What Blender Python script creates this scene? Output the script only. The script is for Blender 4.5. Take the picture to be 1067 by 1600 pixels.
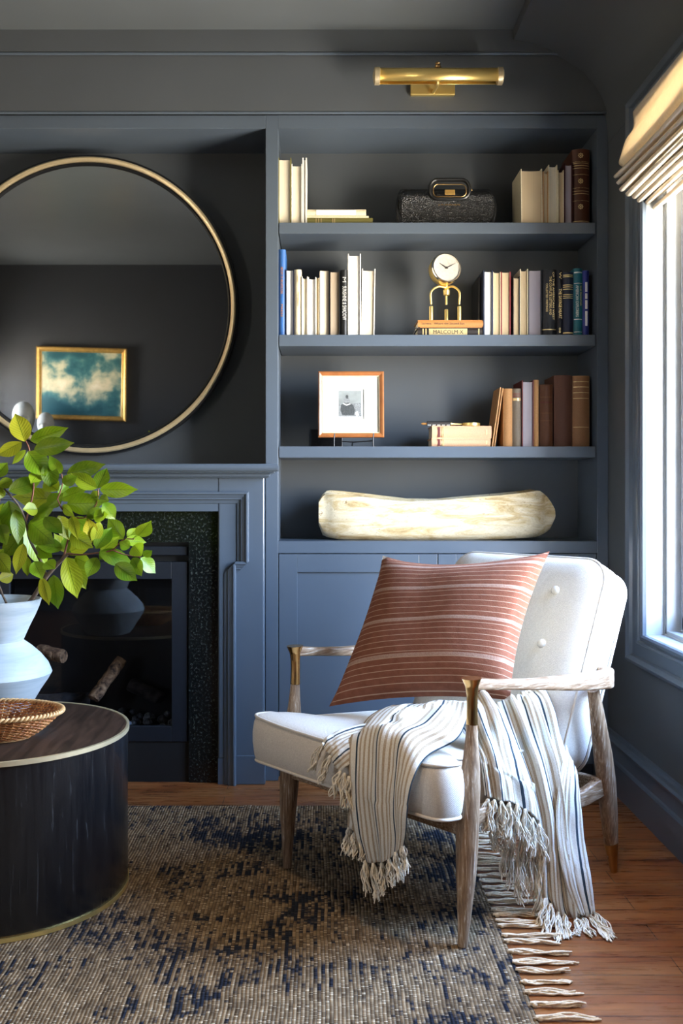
import bpy, bmesh, math, random
from mathutils import Vector, Matrix
from mathutils.noise import noise as pnoise
for o in list(bpy.data.objects): bpy.data.objects.remove(o)
sc = bpy.context.scene
C = sc.collection
rnd = random.Random(7)
# ---------------------------------------------------------------- camera
F, VX, VY, H = 1520.0, 500.0, 768.0, 1.08       # focal length in pixels, vanishing point, camera height
cam = bpy.data.cameras.new('camera'); co = bpy.data.objects.new('camera', cam); C.objects.link(co)
co.location = (0, 0, H); co.rotation_euler = (math.pi/2, 0, 0)
cam.sensor_fit = 'AUTO'; cam.sensor_width = 36.0; cam.lens = F/1600*36
cam.shift_x = (533.5-VX)/1600; cam.shift_y = -(800-VY)/1600; cam.clip_start = .05
sc.camera = co
def P(px, py, Z): return Vector(((px-VX)*Z/F, Z, H-(py-VY)*Z/F))
# ---------------------------------------------------------------- exposure, sky, window portals
vs = sc.view_settings
vs.view_transform = 'Standard'; vs.look = 'None'; vs.gamma = 1; vs.use_curve_mapping = False; vs.exposure = 0.38
SKY = 44.0
w = bpy.data.worlds.new('sky'); sc.world = w; w.use_nodes = True
nt = w.node_tree; nt.nodes.clear()
tc = nt.nodes.new('ShaderNodeTexCoord'); sx = nt.nodes.new('ShaderNodeSeparateXYZ'); cr = nt.nodes.new('ShaderNodeValToRGB')
mp = nt.nodes.new('ShaderNodeMapRange'); mp.inputs[1].default_value = -1; mp.inputs[2].default_value = 1
bg = nt.nodes.new('ShaderNodeBackground'); ow = nt.nodes.new('ShaderNodeOutputWorld')
nt.links.new(tc.outputs['Generated'], sx.inputs[0]); nt.links.new(sx.outputs[2], mp.inputs[0]); nt.links.new(mp.outputs[0], cr.inputs[0])
nt.links.new(cr.outputs[0], bg.inputs[0]); nt.links.new(bg.outputs[0], ow.inputs[0])
e = cr.color_ramp.elements
e[0].position = 0.0; e[0].color = (1.0, .91, .76, 1)       # sunlit paving and garden outside
e[1].position = 1.0; e[1].color = (.28, .52, 1.10, 1)
x = e.new(.485); x.color = (1.0, .91, .76, 1)
x = e.new(.52); x.color = (.90, .95, 1.0, 1)
x = e.new(.70); x.color = (.45, .68, 1.05, 1)
bg.inputs[1].default_value = SKY
def portal(name, loc, rot, sx_, sy_):
    l = bpy.data.lights.new(name, 'AREA'); l.shape = 'RECTANGLE'; l.size = sx_; l.size_y = sy_; l.cycles.is_portal = True
    o = bpy.data.objects.new(name, l); C.objects.link(o); o.location = loc; o.rotation_euler = rot
DLX, DLY = .10, 1.25            # added warm fill spot, unseen, over the near end of the rug
dl = bpy.data.lights.new('added_fill_spot', 'SPOT'); dl.energy = 110; dl.color = (1, .76, .50); dl.spot_size = math.radians(92); dl.spot_blend = 1; dl.shadow_soft_size = .09
o = bpy.data.objects.new('added_fill_spot', dl); C.objects.link(o); o.location = (DLX, DLY, 2.76)
WX = 1.077                      # right wall plane
WY0, WY1, WZ0, WZ1 = 1.95, 3.216, .602, 2.31     # right window opening
portal('window_daylight', (WX+.60, (WY0+WY1)/2, (WZ0+WZ1)/2), (0, math.pi/2, 0), WZ1-WZ0, WY1-WY0)
BY = -1.6
LX = -3.3
BX0, BX1, BZ0, BZ1 = -1.15, -.60, 1.1, 1.85          # opening added in the unseen left wall to light painting and chair (along Y)
portal('added_window_daylight', (LX-.2, (BX0+BX1)/2, (BZ0+BZ1)/2), (0, -math.pi/2, 0), BZ1-BZ0, BX1-BX0)
# ---------------------------------------------------------------- helpers
MATS = {}
ROOT = {}
def smoothish(me, ang=35):
    me.shade_smooth()
    me.set_sharp_from_angle(angle=math.radians(ang))
class MB:
    def __init__(s): s.v = []; s.f = []; s.uv = {}; s.mi = []; s.cur = 0
    def add(s, vs_, fs, uvs=None):
        b = len(s.v)
        for i, q in enumerate(vs_):
            s.v.append(Vector(q))
            if uvs: s.uv[b+i] = uvs[i]
        for f in fs: s.f.append([b+i for i in f]); s.mi.append(s.cur)
        return b
    def box(s, x0, x1, y0, y1, z0, z1):
        s.add([(x0,y0,z0),(x1,y0,z0),(x1,y1,z0),(x0,y1,z0),(x0,y0,z1),(x1,y0,z1),(x1,y1,z1),(x0,y1,z1)],
              [(0,3,2,1),(4,5,6,7),(0,1,5,4),(1,2,6,5),(2,3,7,6),(3,0,4,7)]); return s
    def grid(s, rows, close=False, uvs=None):
        n, m = len(rows), len(rows[0])
        vs_ = [p for r in rows for p in r]; fs = []
        for i in range(n-1):
            for j in range(m if close else m-1):
                k = (j+1) % m
                fs.append((i*m+j, i*m+k, (i+1)*m+k, (i+1)*m+j))
        return s.add(vs_, fs, uvs)
    def cap(s, base, idx): s.f.append([base+i for i in idx]); s.mi.append(s.cur)
    def loft(s, rings, caps=True):
        b = s.grid(rings, True); m = len(rings[0]); n = len(rings)
        if caps: s.cap(b, list(range(m))[::-1]); s.cap(b, [(n-1)*m+i for i in range(m)])
        return s
    def tube(s, pts, rad, n=10, caps=True, squash=None):
        pts = [Vector(p) for p in pts]
        if not hasattr(rad, '__len__'): rad = [rad]*len(pts)
        t0 = (pts[1]-pts[0]).normalized()
        up = Vector((0,0,1)) if abs(t0.z) < .9 else Vector((1,0,0))
        a = t0.cross(up).normalized(); rings = []
        for i, p in enumerate(pts):
            t = (pts[min(i+1,len(pts)-1)]-pts[max(i-1,0)]).normalized()
            a = (a-t*a.dot(t)).normalized(); b = t.cross(a)
            sq = squash or (1,1)
            rings.append([p+a*math.cos(2*math.pi*k/n)*rad[i]*sq[0]+b*math.sin(2*math.pi*k/n)*rad[i]*sq[1] for k in range(n)])
        return s.loft(rings, caps)
    def lathe(s, prof, c, n=48, sx=1, sy=1, caps=True):
        rings = [[(c[0]+r*sx*math.cos(2*math.pi*k/n), c[1]+r*sy*math.sin(2*math.pi*k/n), c[2]+z) for k in range(n)] for r, z in prof]
        return s.loft(rings, caps)
    def prism(s, poly, axis, a, b):
        def q(u, v, t):
            return {'x': (t,u,v), 'y': (u,t,v), 'z': (u,v,t)}[axis]
        n = len(poly)
        s.add([q(u,v,a) for u,v in poly]+[q(u,v,b) for u,v in poly],
              [tuple(range(n))[::-1], tuple(range(n,2*n))]+[(i,(i+1)%n,n+(i+1)%n,n+i) for i in range(n)]); return s
    def xf(s, M, start=0):
        for i in range(start, len(s.v)): s.v[i] = M @ s.v[i]
        return s
    def build(s, name, mat, parent=None, bevel=0, smooth=35, sub=0, solid=0, label=None, cat=None, group=None, kind=None, local=False, seg=2):
        me = bpy.data.meshes.new(name)
        vs_ = s.v
        if parent is not None and not local:
            Mi = ROOT[parent.name].inverted(); vs_ = [Mi @ v for v in vs_]
        off = Vector((0,0,0))
        if parent is None:
            xs = [v.x for v in vs_]; ys = [v.y for v in vs_]; zs = [v.z for v in vs_]
            off = Vector(((min(xs)+max(xs))/2, (min(ys)+max(ys))/2, min(zs)))
            vs_ = [v-off for v in vs_]
        me.from_pydata([tuple(v) for v in vs_], [], s.f)
        for m in (mat if isinstance(mat, (list, tuple)) else [mat]): me.materials.append(MATS[m] if isinstance(m, str) else m)
        if isinstance(mat, (list, tuple)): me.polygons.foreach_set('material_index', s.mi)
        if s.uv:
            ul = me.uv_layers.new(name='UVMap')
            for lp in me.loops: ul.data[lp.index].uv = s.uv.get(lp.vertex_index, (0,0))
        bm = bmesh.new(); bm.from_mesh(me)
        if not s.uv: bmesh.ops.recalc_face_normals(bm, faces=bm.faces)
        bm.to_mesh(me); bm.free()
        me.update()
        if smooth: smoothish(me, smooth)
        o = bpy.data.objects.new(name, me); C.objects.link(o)
        o.location = off
        if parent is not None: o.parent = parent; ROOT[o.name] = ROOT[parent.name]
        if solid: md = o.modifiers.new('thickness', 'SOLIDIFY'); md.thickness = solid; md.offset = 0
        if bevel: md = o.modifiers.new('bevel', 'BEVEL'); md.width = bevel; md.segments = seg; md.limit_method = 'ANGLE'; md.angle_limit = .7
        if sub: md = o.modifiers.new('subdivision', 'SUBSURF'); md.levels = sub; md.render_levels = sub
        tag(o, label, cat, group, kind)
        return o
def tag(o, label=None, cat=None, group=None, kind=None):
    if label: o['label'] = label
    if cat: o['category'] = cat
    if group: o['group'] = group
    if kind: o['kind'] = kind
    return o
def thing(name, loc, label, cat, rz=0, group=None):
    o = bpy.data.objects.new(name, None); C.objects.link(o); o.location = loc; o.rotation_euler = (0,0,rz); o.empty_display_size = .05
    ROOT[o.name] = Matrix.Translation(Vector(loc)) @ Matrix.Rotation(rz, 4, 'Z')
    return tag(o, label, cat, group)
def struct(name, mb, mat, parent=None, **k): return mb.build(name, mat, parent, kind=None if parent else 'structure', **k)
def smooth_path(pts, n=8):
    pts = [Vector(p) for p in pts]; q = [2*pts[0]-pts[1]]+pts+[2*pts[-1]-pts[-2]]; out = []
    for i in range(1, len(q)-2):
        for k in range(n):
            t = k/n; a, b, c, d = q[i-1], q[i], q[i+1], q[i+2]
            out.append(.5*((2*b)+(c-a)*t+(2*a-5*b+4*c-d)*t*t+(3*b-3*c+d-a)*t*t*t))
    out.append(pts[-1]); return out
def interp(vals, n):     # resample list of radii along a smoothed path
    out = []
    for i in range(n):
        t = i/(n-1)*(len(vals)-1); k = min(int(t), len(vals)-2); out.append(vals[k]+(vals[k+1]-vals[k])*(t-k))
    return out
def rrect(x0, x1, y0, y1, r, n=6):
    pts = []
    for cx, cy, a0 in ((x1-r,y1-r,0),(x0+r,y1-r,90),(x0+r,y0+r,180),(x1-r,y0+r,270)):
        for k in range(n+1):
            a = math.radians(a0+90*k/n); pts.append((cx+r*math.cos(a), cy+r*math.sin(a)))
    return pts
# ---------------------------------------------------------------- materials
def lin(c):
    if isinstance(c, str):
        c = [int(c[i:i+2], 16)/255 for i in (0,2,4)]
        c = [u/12.92 if u <= .04045 else ((u+.055)/1.055)**2.4 for u in c]
    return (c[0], c[1], c[2], 1)
class NT:
    def __init__(s, name):
        s.m = bpy.data.materials.new(name); s.m.use_nodes = True; s.t = s.m.node_tree; MATS[name] = s.m
        s.b = s.t.nodes['Principled BSDF']; s.out = s.t.nodes['Material Output']
    def n(s, typ, **k):
        nd = s.t.nodes.new('ShaderNode'+typ)
        for a, v in k.items():
            if a.startswith('i_'):
                key = a[2:]; key = int(key) if key.isdigit() else key
                if hasattr(v, 'is_linked') or isinstance(v, bpy.types.NodeSocket): s.t.links.new(v, nd.inputs[key])
                else: nd.inputs[key].default_value = v
            else: setattr(nd, a, v)
        return nd
    def l(s, a, b): s.t.links.new(a, b)
    def math(s, op, a, b=None, c=None):
        nd = s.t.nodes.new('ShaderNodeMath'); nd.operation = op
        for i, v in enumerate((a, b, c)):
            if v is None: continue
            if isinstance(v, bpy.types.NodeSocket): s.l(v, nd.inputs[i])
            else: nd.inputs[i].default_value = v
        return nd.outputs[0]
    def coord(s, scale=(1,1,1), kind='Object', rot=(0,0,0)):
        t = s.n('TexCoord'); mpn = s.n('Mapping'); s.l(t.outputs[kind], mpn.inputs[0])
        mpn.inputs['Scale'].default_value = scale; mpn.inputs['Rotation'].default_value = rot; return mpn.outputs[0]
    def noise(s, vec, scale=5, detail=4, rough=.5, dist=0):
        nd = s.n('TexNoise'); s.l(vec, nd.inputs['Vector']); nd.inputs['Scale'].default_value = scale
        nd.inputs['Detail'].default_value = detail; nd.inputs['Roughness'].default_value = rough; nd.inputs['Distortion'].default_value = dist
        return nd.outputs[0]
    def ramp(s, fac, stops):
        nd = s.n('ValToRGB'); s.l(fac, nd.inputs[0]); el = nd.color_ramp.elements
        while len(el) < len(stops): el.new(.5)
        for i, (p, c) in enumerate(stops): el[i].position = p; el[i].color = lin(c)
        return nd.outputs[0]
    def mix(s, fac, a, b, blend='MIX'):
        nd = s.n('Mix', data_type='RGBA', blend_type=blend)
        for i, v in ((0, fac), (6, a), (7, b)):
            if isinstance(v, bpy.types.NodeSocket): s.l(v, nd.inputs[i])
            elif i == 0: nd.inputs[0].default_value = v
            else: nd.inputs[i].default_value = lin(v)
        return nd.outputs[2]
    def bump(s, h, strength=.3, dist=.002):
        nd = s.n('Bump'); s.l(h, nd.inputs['Height']); nd.inputs['Strength'].default_value = strength; nd.inputs['Distance'].default_value = dist
        s.l(nd.outputs[0], s.b.inputs['Normal']); return nd.outputs[0]
    def set(s, col=None, rough=None, metal=None, spec=None, **k):
        for key, v in (('Base Color', col), ('Roughness', rough), ('Metallic', metal), ('Specular IOR Level', spec)):
            if v is None: continue
            if isinstance(v, bpy.types.NodeSocket): s.l(v, s.b.inputs[key])
            else: s.b.inputs[key].default_value = lin(v) if key == 'Base Color' else v
        for key, v in k.items(): s.b.inputs[key.replace('_', ' ')].default_value = v
        return s
def simple(name, col, rough=.5, metal=0, spec=.5, var=.12, scale=40, bump=0, stretch=(1,1,1), dist=.001, **k):
    m = NT(name); v = m.coord(stretch); nz = m.noise(v, scale)
    c = lin(col)
    c1 = tuple(max(0, x*(1-var)) for x in c[:3]); c2 = tuple(min(1, x*(1+var)) for x in c[:3])
    m.set(m.ramp(nz, [(.3, c1), (.7, c2)]), rough, metal, spec, **k)
    if bump: m.bump(nz, bump, dist)
    return m
def paint(name, col, rough=.38):
    m = NT(name); v = m.coord((1,1,1)); a = m.noise(v, 3, 2); c = lin(col)
    m.set(m.ramp(a, [(.3, [x*.95 for x in c[:3]]), (.7, [x*1.05 for x in c[:3]])]), rough)
    v2 = m.coord((12,12,120)); m.bump(m.noise(v2, 6, 3), .06, .001); return m
paint('wall_paint', (.080,.088,.096), .38)
paint('trim_paint', (.084,.105,.134), .28)
paint('ceiling_paint', (.12,.132,.14), .34)
paint('warm_bounce_plaster', (.55,.46,.36), .7)  # cream invented for the unseen left wall, to bounce warm fill
paint('charcoal_paint', (.020,.022,.026), .5)
simple('window_paint', (.34,.36,.37), .35, var=.04)
simple('brass', (.98,.70,.25), .36, .88, var=.08, scale=9)
simple('bronze', (.62,.38,.15), .24, 1, var=.15, scale=12)
simple('pale_brass', (.92,.74,.45), .34, .75, var=.05)
simple('dark_brass', (.42,.27,.12), .30, 1, var=.15, scale=20)
simple('black_metal', (.012,.012,.014), .35, .3, var=.1)
simple('black_lacquer', (.006,.006,.007), .35, var=.05)
simple('gilt', (.80,.48,.14), .35, .85, var=.15, scale=30, bump=.15)
simple('stone', (.30,.29,.25), .8, var=.12, scale=20, bump=.2)
def glass(name, rough=0.0, tint=(1,1,1), thin=True):
    m = NT(name); m.t.nodes.remove(m.b)
    tr = m.n('BsdfTransparent'); tr.inputs[0].default_value = (*tint, 1)
    gl = m.n('BsdfGlossy'); gl.inputs['Roughness'].default_value = rough
    lw = m.n('LayerWeight'); lw.inputs[0].default_value = .5; fr = m.math('MULTIPLY_ADD', m.math('POWER', lw.outputs['Facing'], 5), .9, .04)
    mx = m.n('MixShader'); m.l(fr, mx.inputs[0]); m.l(tr.outputs[0], mx.inputs[1]); m.l(gl.outputs[0], mx.inputs[2]); m.l(mx.outputs[0], m.out.inputs[0])
glass('window_glass'); glass('fire_glass', .02, (.92,.92,.94)); glass('clock_glass', .02)
m = NT('mirror_glass'); m.set((.78,.81,.84), .018, 1.0)
# floor boards running left to right
m = NT('floor_boards'); v = m.coord()
br = m.n('TexBrick', offset=.37, offset_frequency=2, squash=1.0); m.l(v, br.inputs['Vector'])
br.inputs['Scale'].default_value = 1; br.inputs['Mortar Size'].default_value = .0012; br.inputs['Brick Width'].default_value = 1.15; br.inputs['Row Height'].default_value = .085
br.inputs['Color1'].default_value = lin('7c3e1e'); br.inputs['Color2'].default_value = lin('4a2010'); br.inputs['Mortar'].default_value = lin('1c0d07'); br.inputs['Mortar Smooth'].default_value = .2
g1 = m.noise(m.coord((1.6,22,1)), 5, 8, .62, .6); g2 = m.noise(m.coord((1,6,1)), 3, 3)
c = m.mix(m.ramp(g1, [(.32,(0,0,0)),(.68,(1,1,1))]), '3a1a0a', 'b06a36')
c2 = m.mix(.5, br.outputs[0], c); c3 = m.mix(m.ramp(g2, [(.35,(0,0,0)),(.75,(.55,.55,.55))]), c2, 'b07a48')
c4 = m.mix(br.outputs[1], c3, '150a05')
m.set(c4, m.math('MULTIPLY_ADD', g1, .22, .18), 0, .5)
hb = m.math('SUBTRACT', m.math('MULTIPLY', g1, .25), br.outputs[1]); m.bump(hb, .35, .0015)
# granite
m = NT('granite'); v = m.coord()
vo = m.n('TexVoronoi'); m.l(v, vo.inputs['Vector']); vo.inputs['Scale'].default_value = 340
sp = m.ramp(m.math('MULTIPLY', m.noise(v, 480, 2), m.noise(v, 110, 2)), [(.30,(.005,.006,.006)),(.35,(.020,.024,.022)),(.43,(.16,.18,.15))])
m.set(sp, .22, 0, .5)
# ================================================================ room shell
FY = 3.632      # plane of the bookcase face and upper wall
NY = 3.905      # back of the niches
def fx(px, Z=FY): return (px-VX)*Z/F
def fz(py, Z=FY): return H-(py-VY)*Z/F
CZ = fz(53)
b = MB(); b.box(LX-.2, WX+.3, BY-.3, NY+.3, -.08, 0); struct('floor', b, 'floor_boards', smooth=0)
b = MB(); b.box(LX-.2, WX+.3, BY-.3, NY+.14, CZ, CZ+.12); struct('ceiling', b, 'ceiling_paint', smooth=0)
# back wall behind everything
b = MB(); b.box(LX-.2, WX+.3, NY+.02, NY+.14, 0, CZ)
b.box(LX, fx(-135), FY, NY+.02, 0, CZ)             # wall left of the chimney breast
b.box(LX-.2, WX, FY+.012, NY+.02, fz(185), CZ)      # wall over niches
struct('wall_back', b, 'wall_paint', smooth=0)
b = MB(); b.box(LX-.12, LX, BY-.3, BX0, 0, CZ); b.box(LX-.12, LX, BX1, NY+.14, 0, CZ); b.box(LX-.12, LX, BX0, BX1, 0, BZ0); b.box(LX-.12, LX, BX0, BX1, BZ1, CZ); struct('wall_left', b, 'warm_bounce_plaster', smooth=0)
# right wall with window opening
b = MB(); TH = .60  # wall thickened out of view so its deep reveal cuts grazing light
b.box(WX, WX+TH, BY-.3, WY0, 0, CZ); b.box(WX, WX+TH, WY1, NY+.14, 0, CZ)
b.box(WX, WX+TH, WY0, WY1, 0, WZ0); b.box(WX, WX+TH, WY0, WY1, WZ1, CZ)
struct('wall_right', b, 'wall_paint', smooth=0)
b = MB(); b.box(LX-.12, WX+.3, BY-.2, BY, 0, CZ); struct('wall_rear', b, 'charcoal_paint', smooth=0)
# coved corner between right wall and ceiling
pts = [(950,224),(948.5,200),(944,173),(933,147),(910,118),(890,104),(868,91),(850,82),(832,75),(800,69)]
q = smooth_path([(fx(x), 0, fz(y)) for x, y in pts], 5)
poly = [(p.x, p.z) for p in q]+[(fx(799)-.001, CZ+.01), (WX+.1, CZ+.01), (WX+.1, fz(224))]
b = MB(); b.prism(poly, 'y', BY, FY+.012); struct('ceiling_cove', b, 'wall_paint', smooth=30)
# stepped boards over the niches
b = MB()
for y0, y1, t in ((88, 53, .034), (178, 90, .020)):
    z0, z1 = fz(y0), fz(y1)
    b.prism([(FY+.02, z1), (FY-t, z1), (FY-t, z0+.004), (FY-t+.006, z0), (FY+.02, z0)], 'x', LX, fx(946))
struct('trim_1', b, 'wall_paint', smooth=0)
for n_, (yy, t, xr) in enumerate(((89.5,.034,868),(179,.020,945))):
    b = MB(); b.tube([(LX, FY-t+.003, fz(yy)), (fx(xr), FY-t+.003, fz(yy))], .0055, 10); struct('trim_%d' % (n_+3), b, 'trim_paint', smooth=60)
# header rail and stiles of the built-in: one face frame each
b = MB(); b.box(fx(-135), fx(415), FY, NY+.02, fz(200.5), fz(180)); struct('trim_2', b, 'trim_paint', smooth=0, bevel=.002)
# chimney breast right edge strip seen inside mirror niche and niche back
b = MB(); b.box(fx(-135), fx(415), NY, NY+.02, 0, fz(180)); b.box(fx(409.5,NY), fx(421,NY), NY-.003, NY, 1.1, fz(180))
struct('wall_niche', b, 'wall_paint', smooth=0)
b = MB(); b.box(fx(-135)-.05, fx(-135)-.001, FY+.001, NY, 0, fz(180)); struct('wall_niche_left', b, 'wall_paint', smooth=0)
# baseboard on right wall
def base_prof(t=1): return [(0,0),(-.026,0),(-.026,.108),(-.022,.114),(-.016,.118),(-.016,.168),(-.026,.172),(-.028,.180),(-.022,.188),(-.012,.192),(-.008,.202),(0,.204)]
b = MB(); b.prism([(WX+a, z) for a, z in base_prof()], 'y', BY, FY); struct('baseboard_right', b, 'trim_paint', smooth=20)
b = MB(); b.prism([(BY-a, z) for a, z in base_prof()], 'x', LX, WX); struct('baseboard_rear', b, 'trim_paint', smooth=20)
b = MB(); b.prism([(LX-a, z) for a, z in base_prof()], 'y', BY, FY); struct('baseboard_left', b, 'trim_paint', smooth=20)
b = MB(); b.lathe([(.040,.0),(.060,-.004),(.066,0),(.066,.004)], (DLX, DLY, CZ-.004), 32)  # trim ring made up to house the added fill spot
b.build('added_spot_trim', 'window_paint', None, smooth=30, label='small round trim ring added around the unseen fill spot in the ceiling above the rug', cat='ceiling light')
# ---------------------------------------------------------------- windows
def window_r():
    root = thing('window_1', (WX, (WY0+WY1)/2, WZ0), None, None); root['kind'] = 'structure'
    # casing: mitred frame of swept profile. offsets d = distance outward from opening, h = proud of wall
    prof = [(-.004,0),(-.004,.012),(.004,.018),(.012,.018),(.016,.012),(.022,.012),(.026,.020),(.036,.022),(.042,.015),(.095,.015),(.100,.026),(.116,.034),(.126,.032),(.134,.022),(.140,.020),(.140,0)]
    rings = []
    for (sy, sz, y, z) in ((1,-1,WY1,WZ0),(1,1,WY1,WZ1),(-1,1,WY0,WZ1),(-1,-1,WY0,WZ0)):
        rings.append([(WX-h, y+sy*d*.95, z+sz*d*.75) for d, h in prof])
    rings.append(rings[0])
    b = MB(); b.grid(rings); b.build('window_casing', 'trim_paint', root, smooth=20)
    # stepped jamb
    b = MB()
    def ring(x0, x1, i0, i1=None):
        t = .03
        b.box(x0, x1, WY1-i0, WY1+t, WZ0-t, WZ1+t); b.box(x0, x1, WY0-t, WY0+i0, WZ0-t, WZ1+t)
        b.box(x0, x1, WY0, WY1, WZ0-t, WZ0+i0); b.box(x0, x1, WY0, WY1, WZ1-i0, WZ1+t)
    ring(WX-.001, WX+.058, .004); ring(WX+.062, WX+.112, .020); ring(WX+.058, WX+.062, .010)
    b.build('jamb', 'window_paint', root, smooth=0, bevel=.002)
    b = MB()
    def frame(x0, x1, a, wd):
        b.box(x0, x1, WY1-a-wd, WY1-a, WZ0+a, WZ1-a); b.box(x0, x1, WY0+a, WY0+a+wd, WZ0+a, WZ1-a)
        b.box(x0, x1, WY0+a, WY1-a, WZ0+a, WZ0+a+wd); b.box(x0, x1, WY0+a, WY1-a, WZ1-a-wd, WZ1-a)
    frame(WX+.112, WX+.15, .020, .045)
    b.build('sash', 'window_paint', root, smooth=0, bevel=.003)
    b = MB(); b.box(WX+.128, WX+.132, WY0+.05, WY1-.05, WZ0+.05, WZ1-.05); b.build('pane', 'window_glass', root, smooth=0)
window_r()
root = thing('added_fill_window', (LX, (BX0+BX1)/2, BZ0), None, None); root['kind'] = 'structure'  # unseen window, added as fill for the painting and chair front
b = MB()
for y0, y1, z0, z1 in ((BX0-.1,BX0,BZ0-.1,BZ1+.1),(BX1,BX1+.1,BZ0-.1,BZ1+.1),(BX0,BX1,BZ0-.1,BZ0),(BX0,BX1,BZ1,BZ1+.1)): b.box(LX-.02,LX+.02,y0,y1,z0,z1)
b.build('window_casing', 'trim_paint', root, smooth=0, bevel=.004)
b = MB(); b.box(LX-.07,LX-.065,BX0,BX1,BZ0,BZ1); b.build('pane', 'window_glass', root, smooth=0)
# ================================================================ bookcase
SX0, SX1 = fx(434.5), fx(933)
bc = thing('built_in_bookcase', ((SX0+SX1)/2, FY, 0), 'dark blue built-in bookcase with open shelves over cupboard doors', 'bookcase')
b = MB()
b.box(fx(415), SX0, FY, NY+.02, 0.0, fz(180)); b.build('side_panel', 'trim_paint', bc, smooth=0, bevel=.0015)
b = MB(); b.box(SX1, WX-.001, FY, NY+.02, 0.0, fz(180)); b.build('side_panel', 'trim_paint', bc, smooth=0, bevel=.0015)
b = MB(); b.box(SX0, SX1, FY, FY+.02, fz(200.5), fz(180)); b.box(SX0, SX1, FY+.02, NY, fz(200.5), fz(200.5)+.02); b.build('top_rail', 'trim_paint', bc, smooth=0)
b = MB(); b.box(SX0, SX1, NY, NY+.02, .05, fz(180)); b.build('back_panel', 'wall_paint', bc, smooth=0)
SHZ = []
for y0, y1 in ((347.7,365),(523,540.8),(697.5,715)):
    Zs = FY+.010; z1, z0 = fz(y0,Zs), fz(y1,Zs); SHZ.append(z1)
    b = MB(); b.box(fx(436,Zs), fx(930.2,Zs), Zs, NY, z0, z1); b.build('shelf', 'trim_paint', bc, smooth=0, bevel=.0012)
BZT = fz(845.5); SHZ.append(BZT)
b = MB(); b.box(SX0, SX1, FY, NY, fz(864.5), BZT); b.build('counter_shelf', 'trim_paint', bc, smooth=0, bevel=.0012)
b = MB(); b.box(SX0, SX1, FY+.06, FY+.08, 0, fz(1180)); b.build('toe_kick', 'trim_paint', bc, smooth=0)
b = MB(); b.box(SX0, SX1, FY+.022, NY, fz(1180)-.02, fz(1180)); b.build('cupboard_bottom', 'trim_paint', bc, smooth=0)
def door(x0, x1):
    z0, z1 = fz(1194), fz(865.8); r = fx(464)-fx(435.5)
    b = MB(); b.box(x0, x0+r, FY+.002, FY+.022, z0, z1); b.box(x1-r, x1, FY+.002, FY+.022, z0, z1)
    b.box(x0+r, x1-r, FY+.002, FY+.022, z1-r, z1); b.box(x0+r, x1-r, FY+.002, FY+.022, z0, z0+r)
    d = b.build('door', 'trim_paint', bc, smooth=0, bevel=.001)
    b = MB(); b.box(x0+r, x1-r, FY+.010, FY+.018, z0+r, z1-r); b.build('door_panel', 'trim_paint', d, smooth=0)
door(fx(435.8), fx(683.3)); door(fx(684.7), fx(931.8))
# ================================================================ fireplace surround and mantel
FCX = fx(143)      # centre of the chimney breast
def sym(x): return 2*FCX-x
fp = thing('fireplace_surround', (FCX, FY-.04, 0), 'blue painted wooden fireplace surround with mantel shelf and shouldered moulding', 'fireplace surround')
SY = FY-.045
xo = fx(413, SY); xi = fx(341, SY+.01); zt = fz(744, 3.56); zi = fz(799, SY)
for s in (0, 1):
    a, c_ = (xi, xo) if s == 0 else (sym(xo), sym(xi))
    b = MB(); b.box(a, c_, SY, NY, fz(1180), zt); b.build('pilaster', 'trim_paint', fp, smooth=0, bevel=.007, seg=4)
    b = MB()
    if s == 0: b.box(xi+.05, xo+.003, SY-.004, NY, 0, fz(1180,SY))
    else: b.box(sym(xo)-.003, sym(xi)-.05, SY-.004, NY, 0, fz(1180,SY))
    b.build('plinth', 'trim_paint', fp, smooth=0, bevel=.003)
b = MB(); b.box(sym(xi), xi, SY, NY, zi, zt); b.build('frieze', 'trim_paint', fp, smooth=0)
for a in (xi, sym(xi)-.05):
    b = MB(); b.box(a, a+.05, SY, NY, 0, fz(1180)); b.build('inner_post', 'trim_paint', fp, smooth=0)
# mantel shelf, moulded edge returned at the ends
def circ(cy, cz, r, a0, a1, n=7): return [(cy+r*math.cos(math.radians(a0+(a1-a0)*k/n)), cz+r*math.sin(math.radians(a0+(a1-a0)*k/n))) for k in range(n+1)]
MZ = fz(725, 3.56)
prof = [(0,0)]+circ(.058,-.013,.013,90,-90)+[(.050,-.028),(.050,-.031),(.040,-.033)]+circ(.040,-.045,.012,90,180,5)+[(.026,-.046),(.018,-.050),(.0,-.052)]
xe = xo-.004
ring = [[], [], [], []]
for d, z in prof:
    ring[0].append((sym(xe)-d, NY, MZ+z)); ring[1].append((sym(xe)-d, SY-d, MZ+z)); ring[2].append((xe+d*.82, SY-d, MZ+z)); ring[3].append((xe+d*.82, FY-.001, MZ+z))
b = MB(); b.grid(ring)
b.box(sym(xe), xe, SY, NY, MZ-.05, MZ); b.build('mantel_shelf', 'trim_paint', fp, smooth=35)
# shouldered moulding
def Sx(px): return fx(px, SY)
def Sz(py): return fz(py, SY)
outer = [(Sx(369),0),(Sx(369),Sz(877)),(Sx(389),Sz(877)),(Sx(389),Sz(768))]
outer = outer+[(sym(x), z) for x, z in outer[::-1]]
mw = .043
mprof = [(0,0),(0,.016),(.004,.022),(.009,.022),(.013,.017),(.018,.016),(.024,.012),(.028,.012),(.033,.006),(.043,.004),(.043,0)]
dirs = [(-1,0),(-1,-1),(-1,-1),(-1,-1),(1,-1),(1,-1),(1,-1),(1,0)]
rings = []
for (x, z), (dx, dz) in zip(outer, dirs): rings.append([(x+dx*d, SY-h, z+dz*d) for d, h in mprof])
b = MB(); b.grid(rings); b.build('shouldered_moulding', 'trim_paint', fp, smooth=25)
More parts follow.
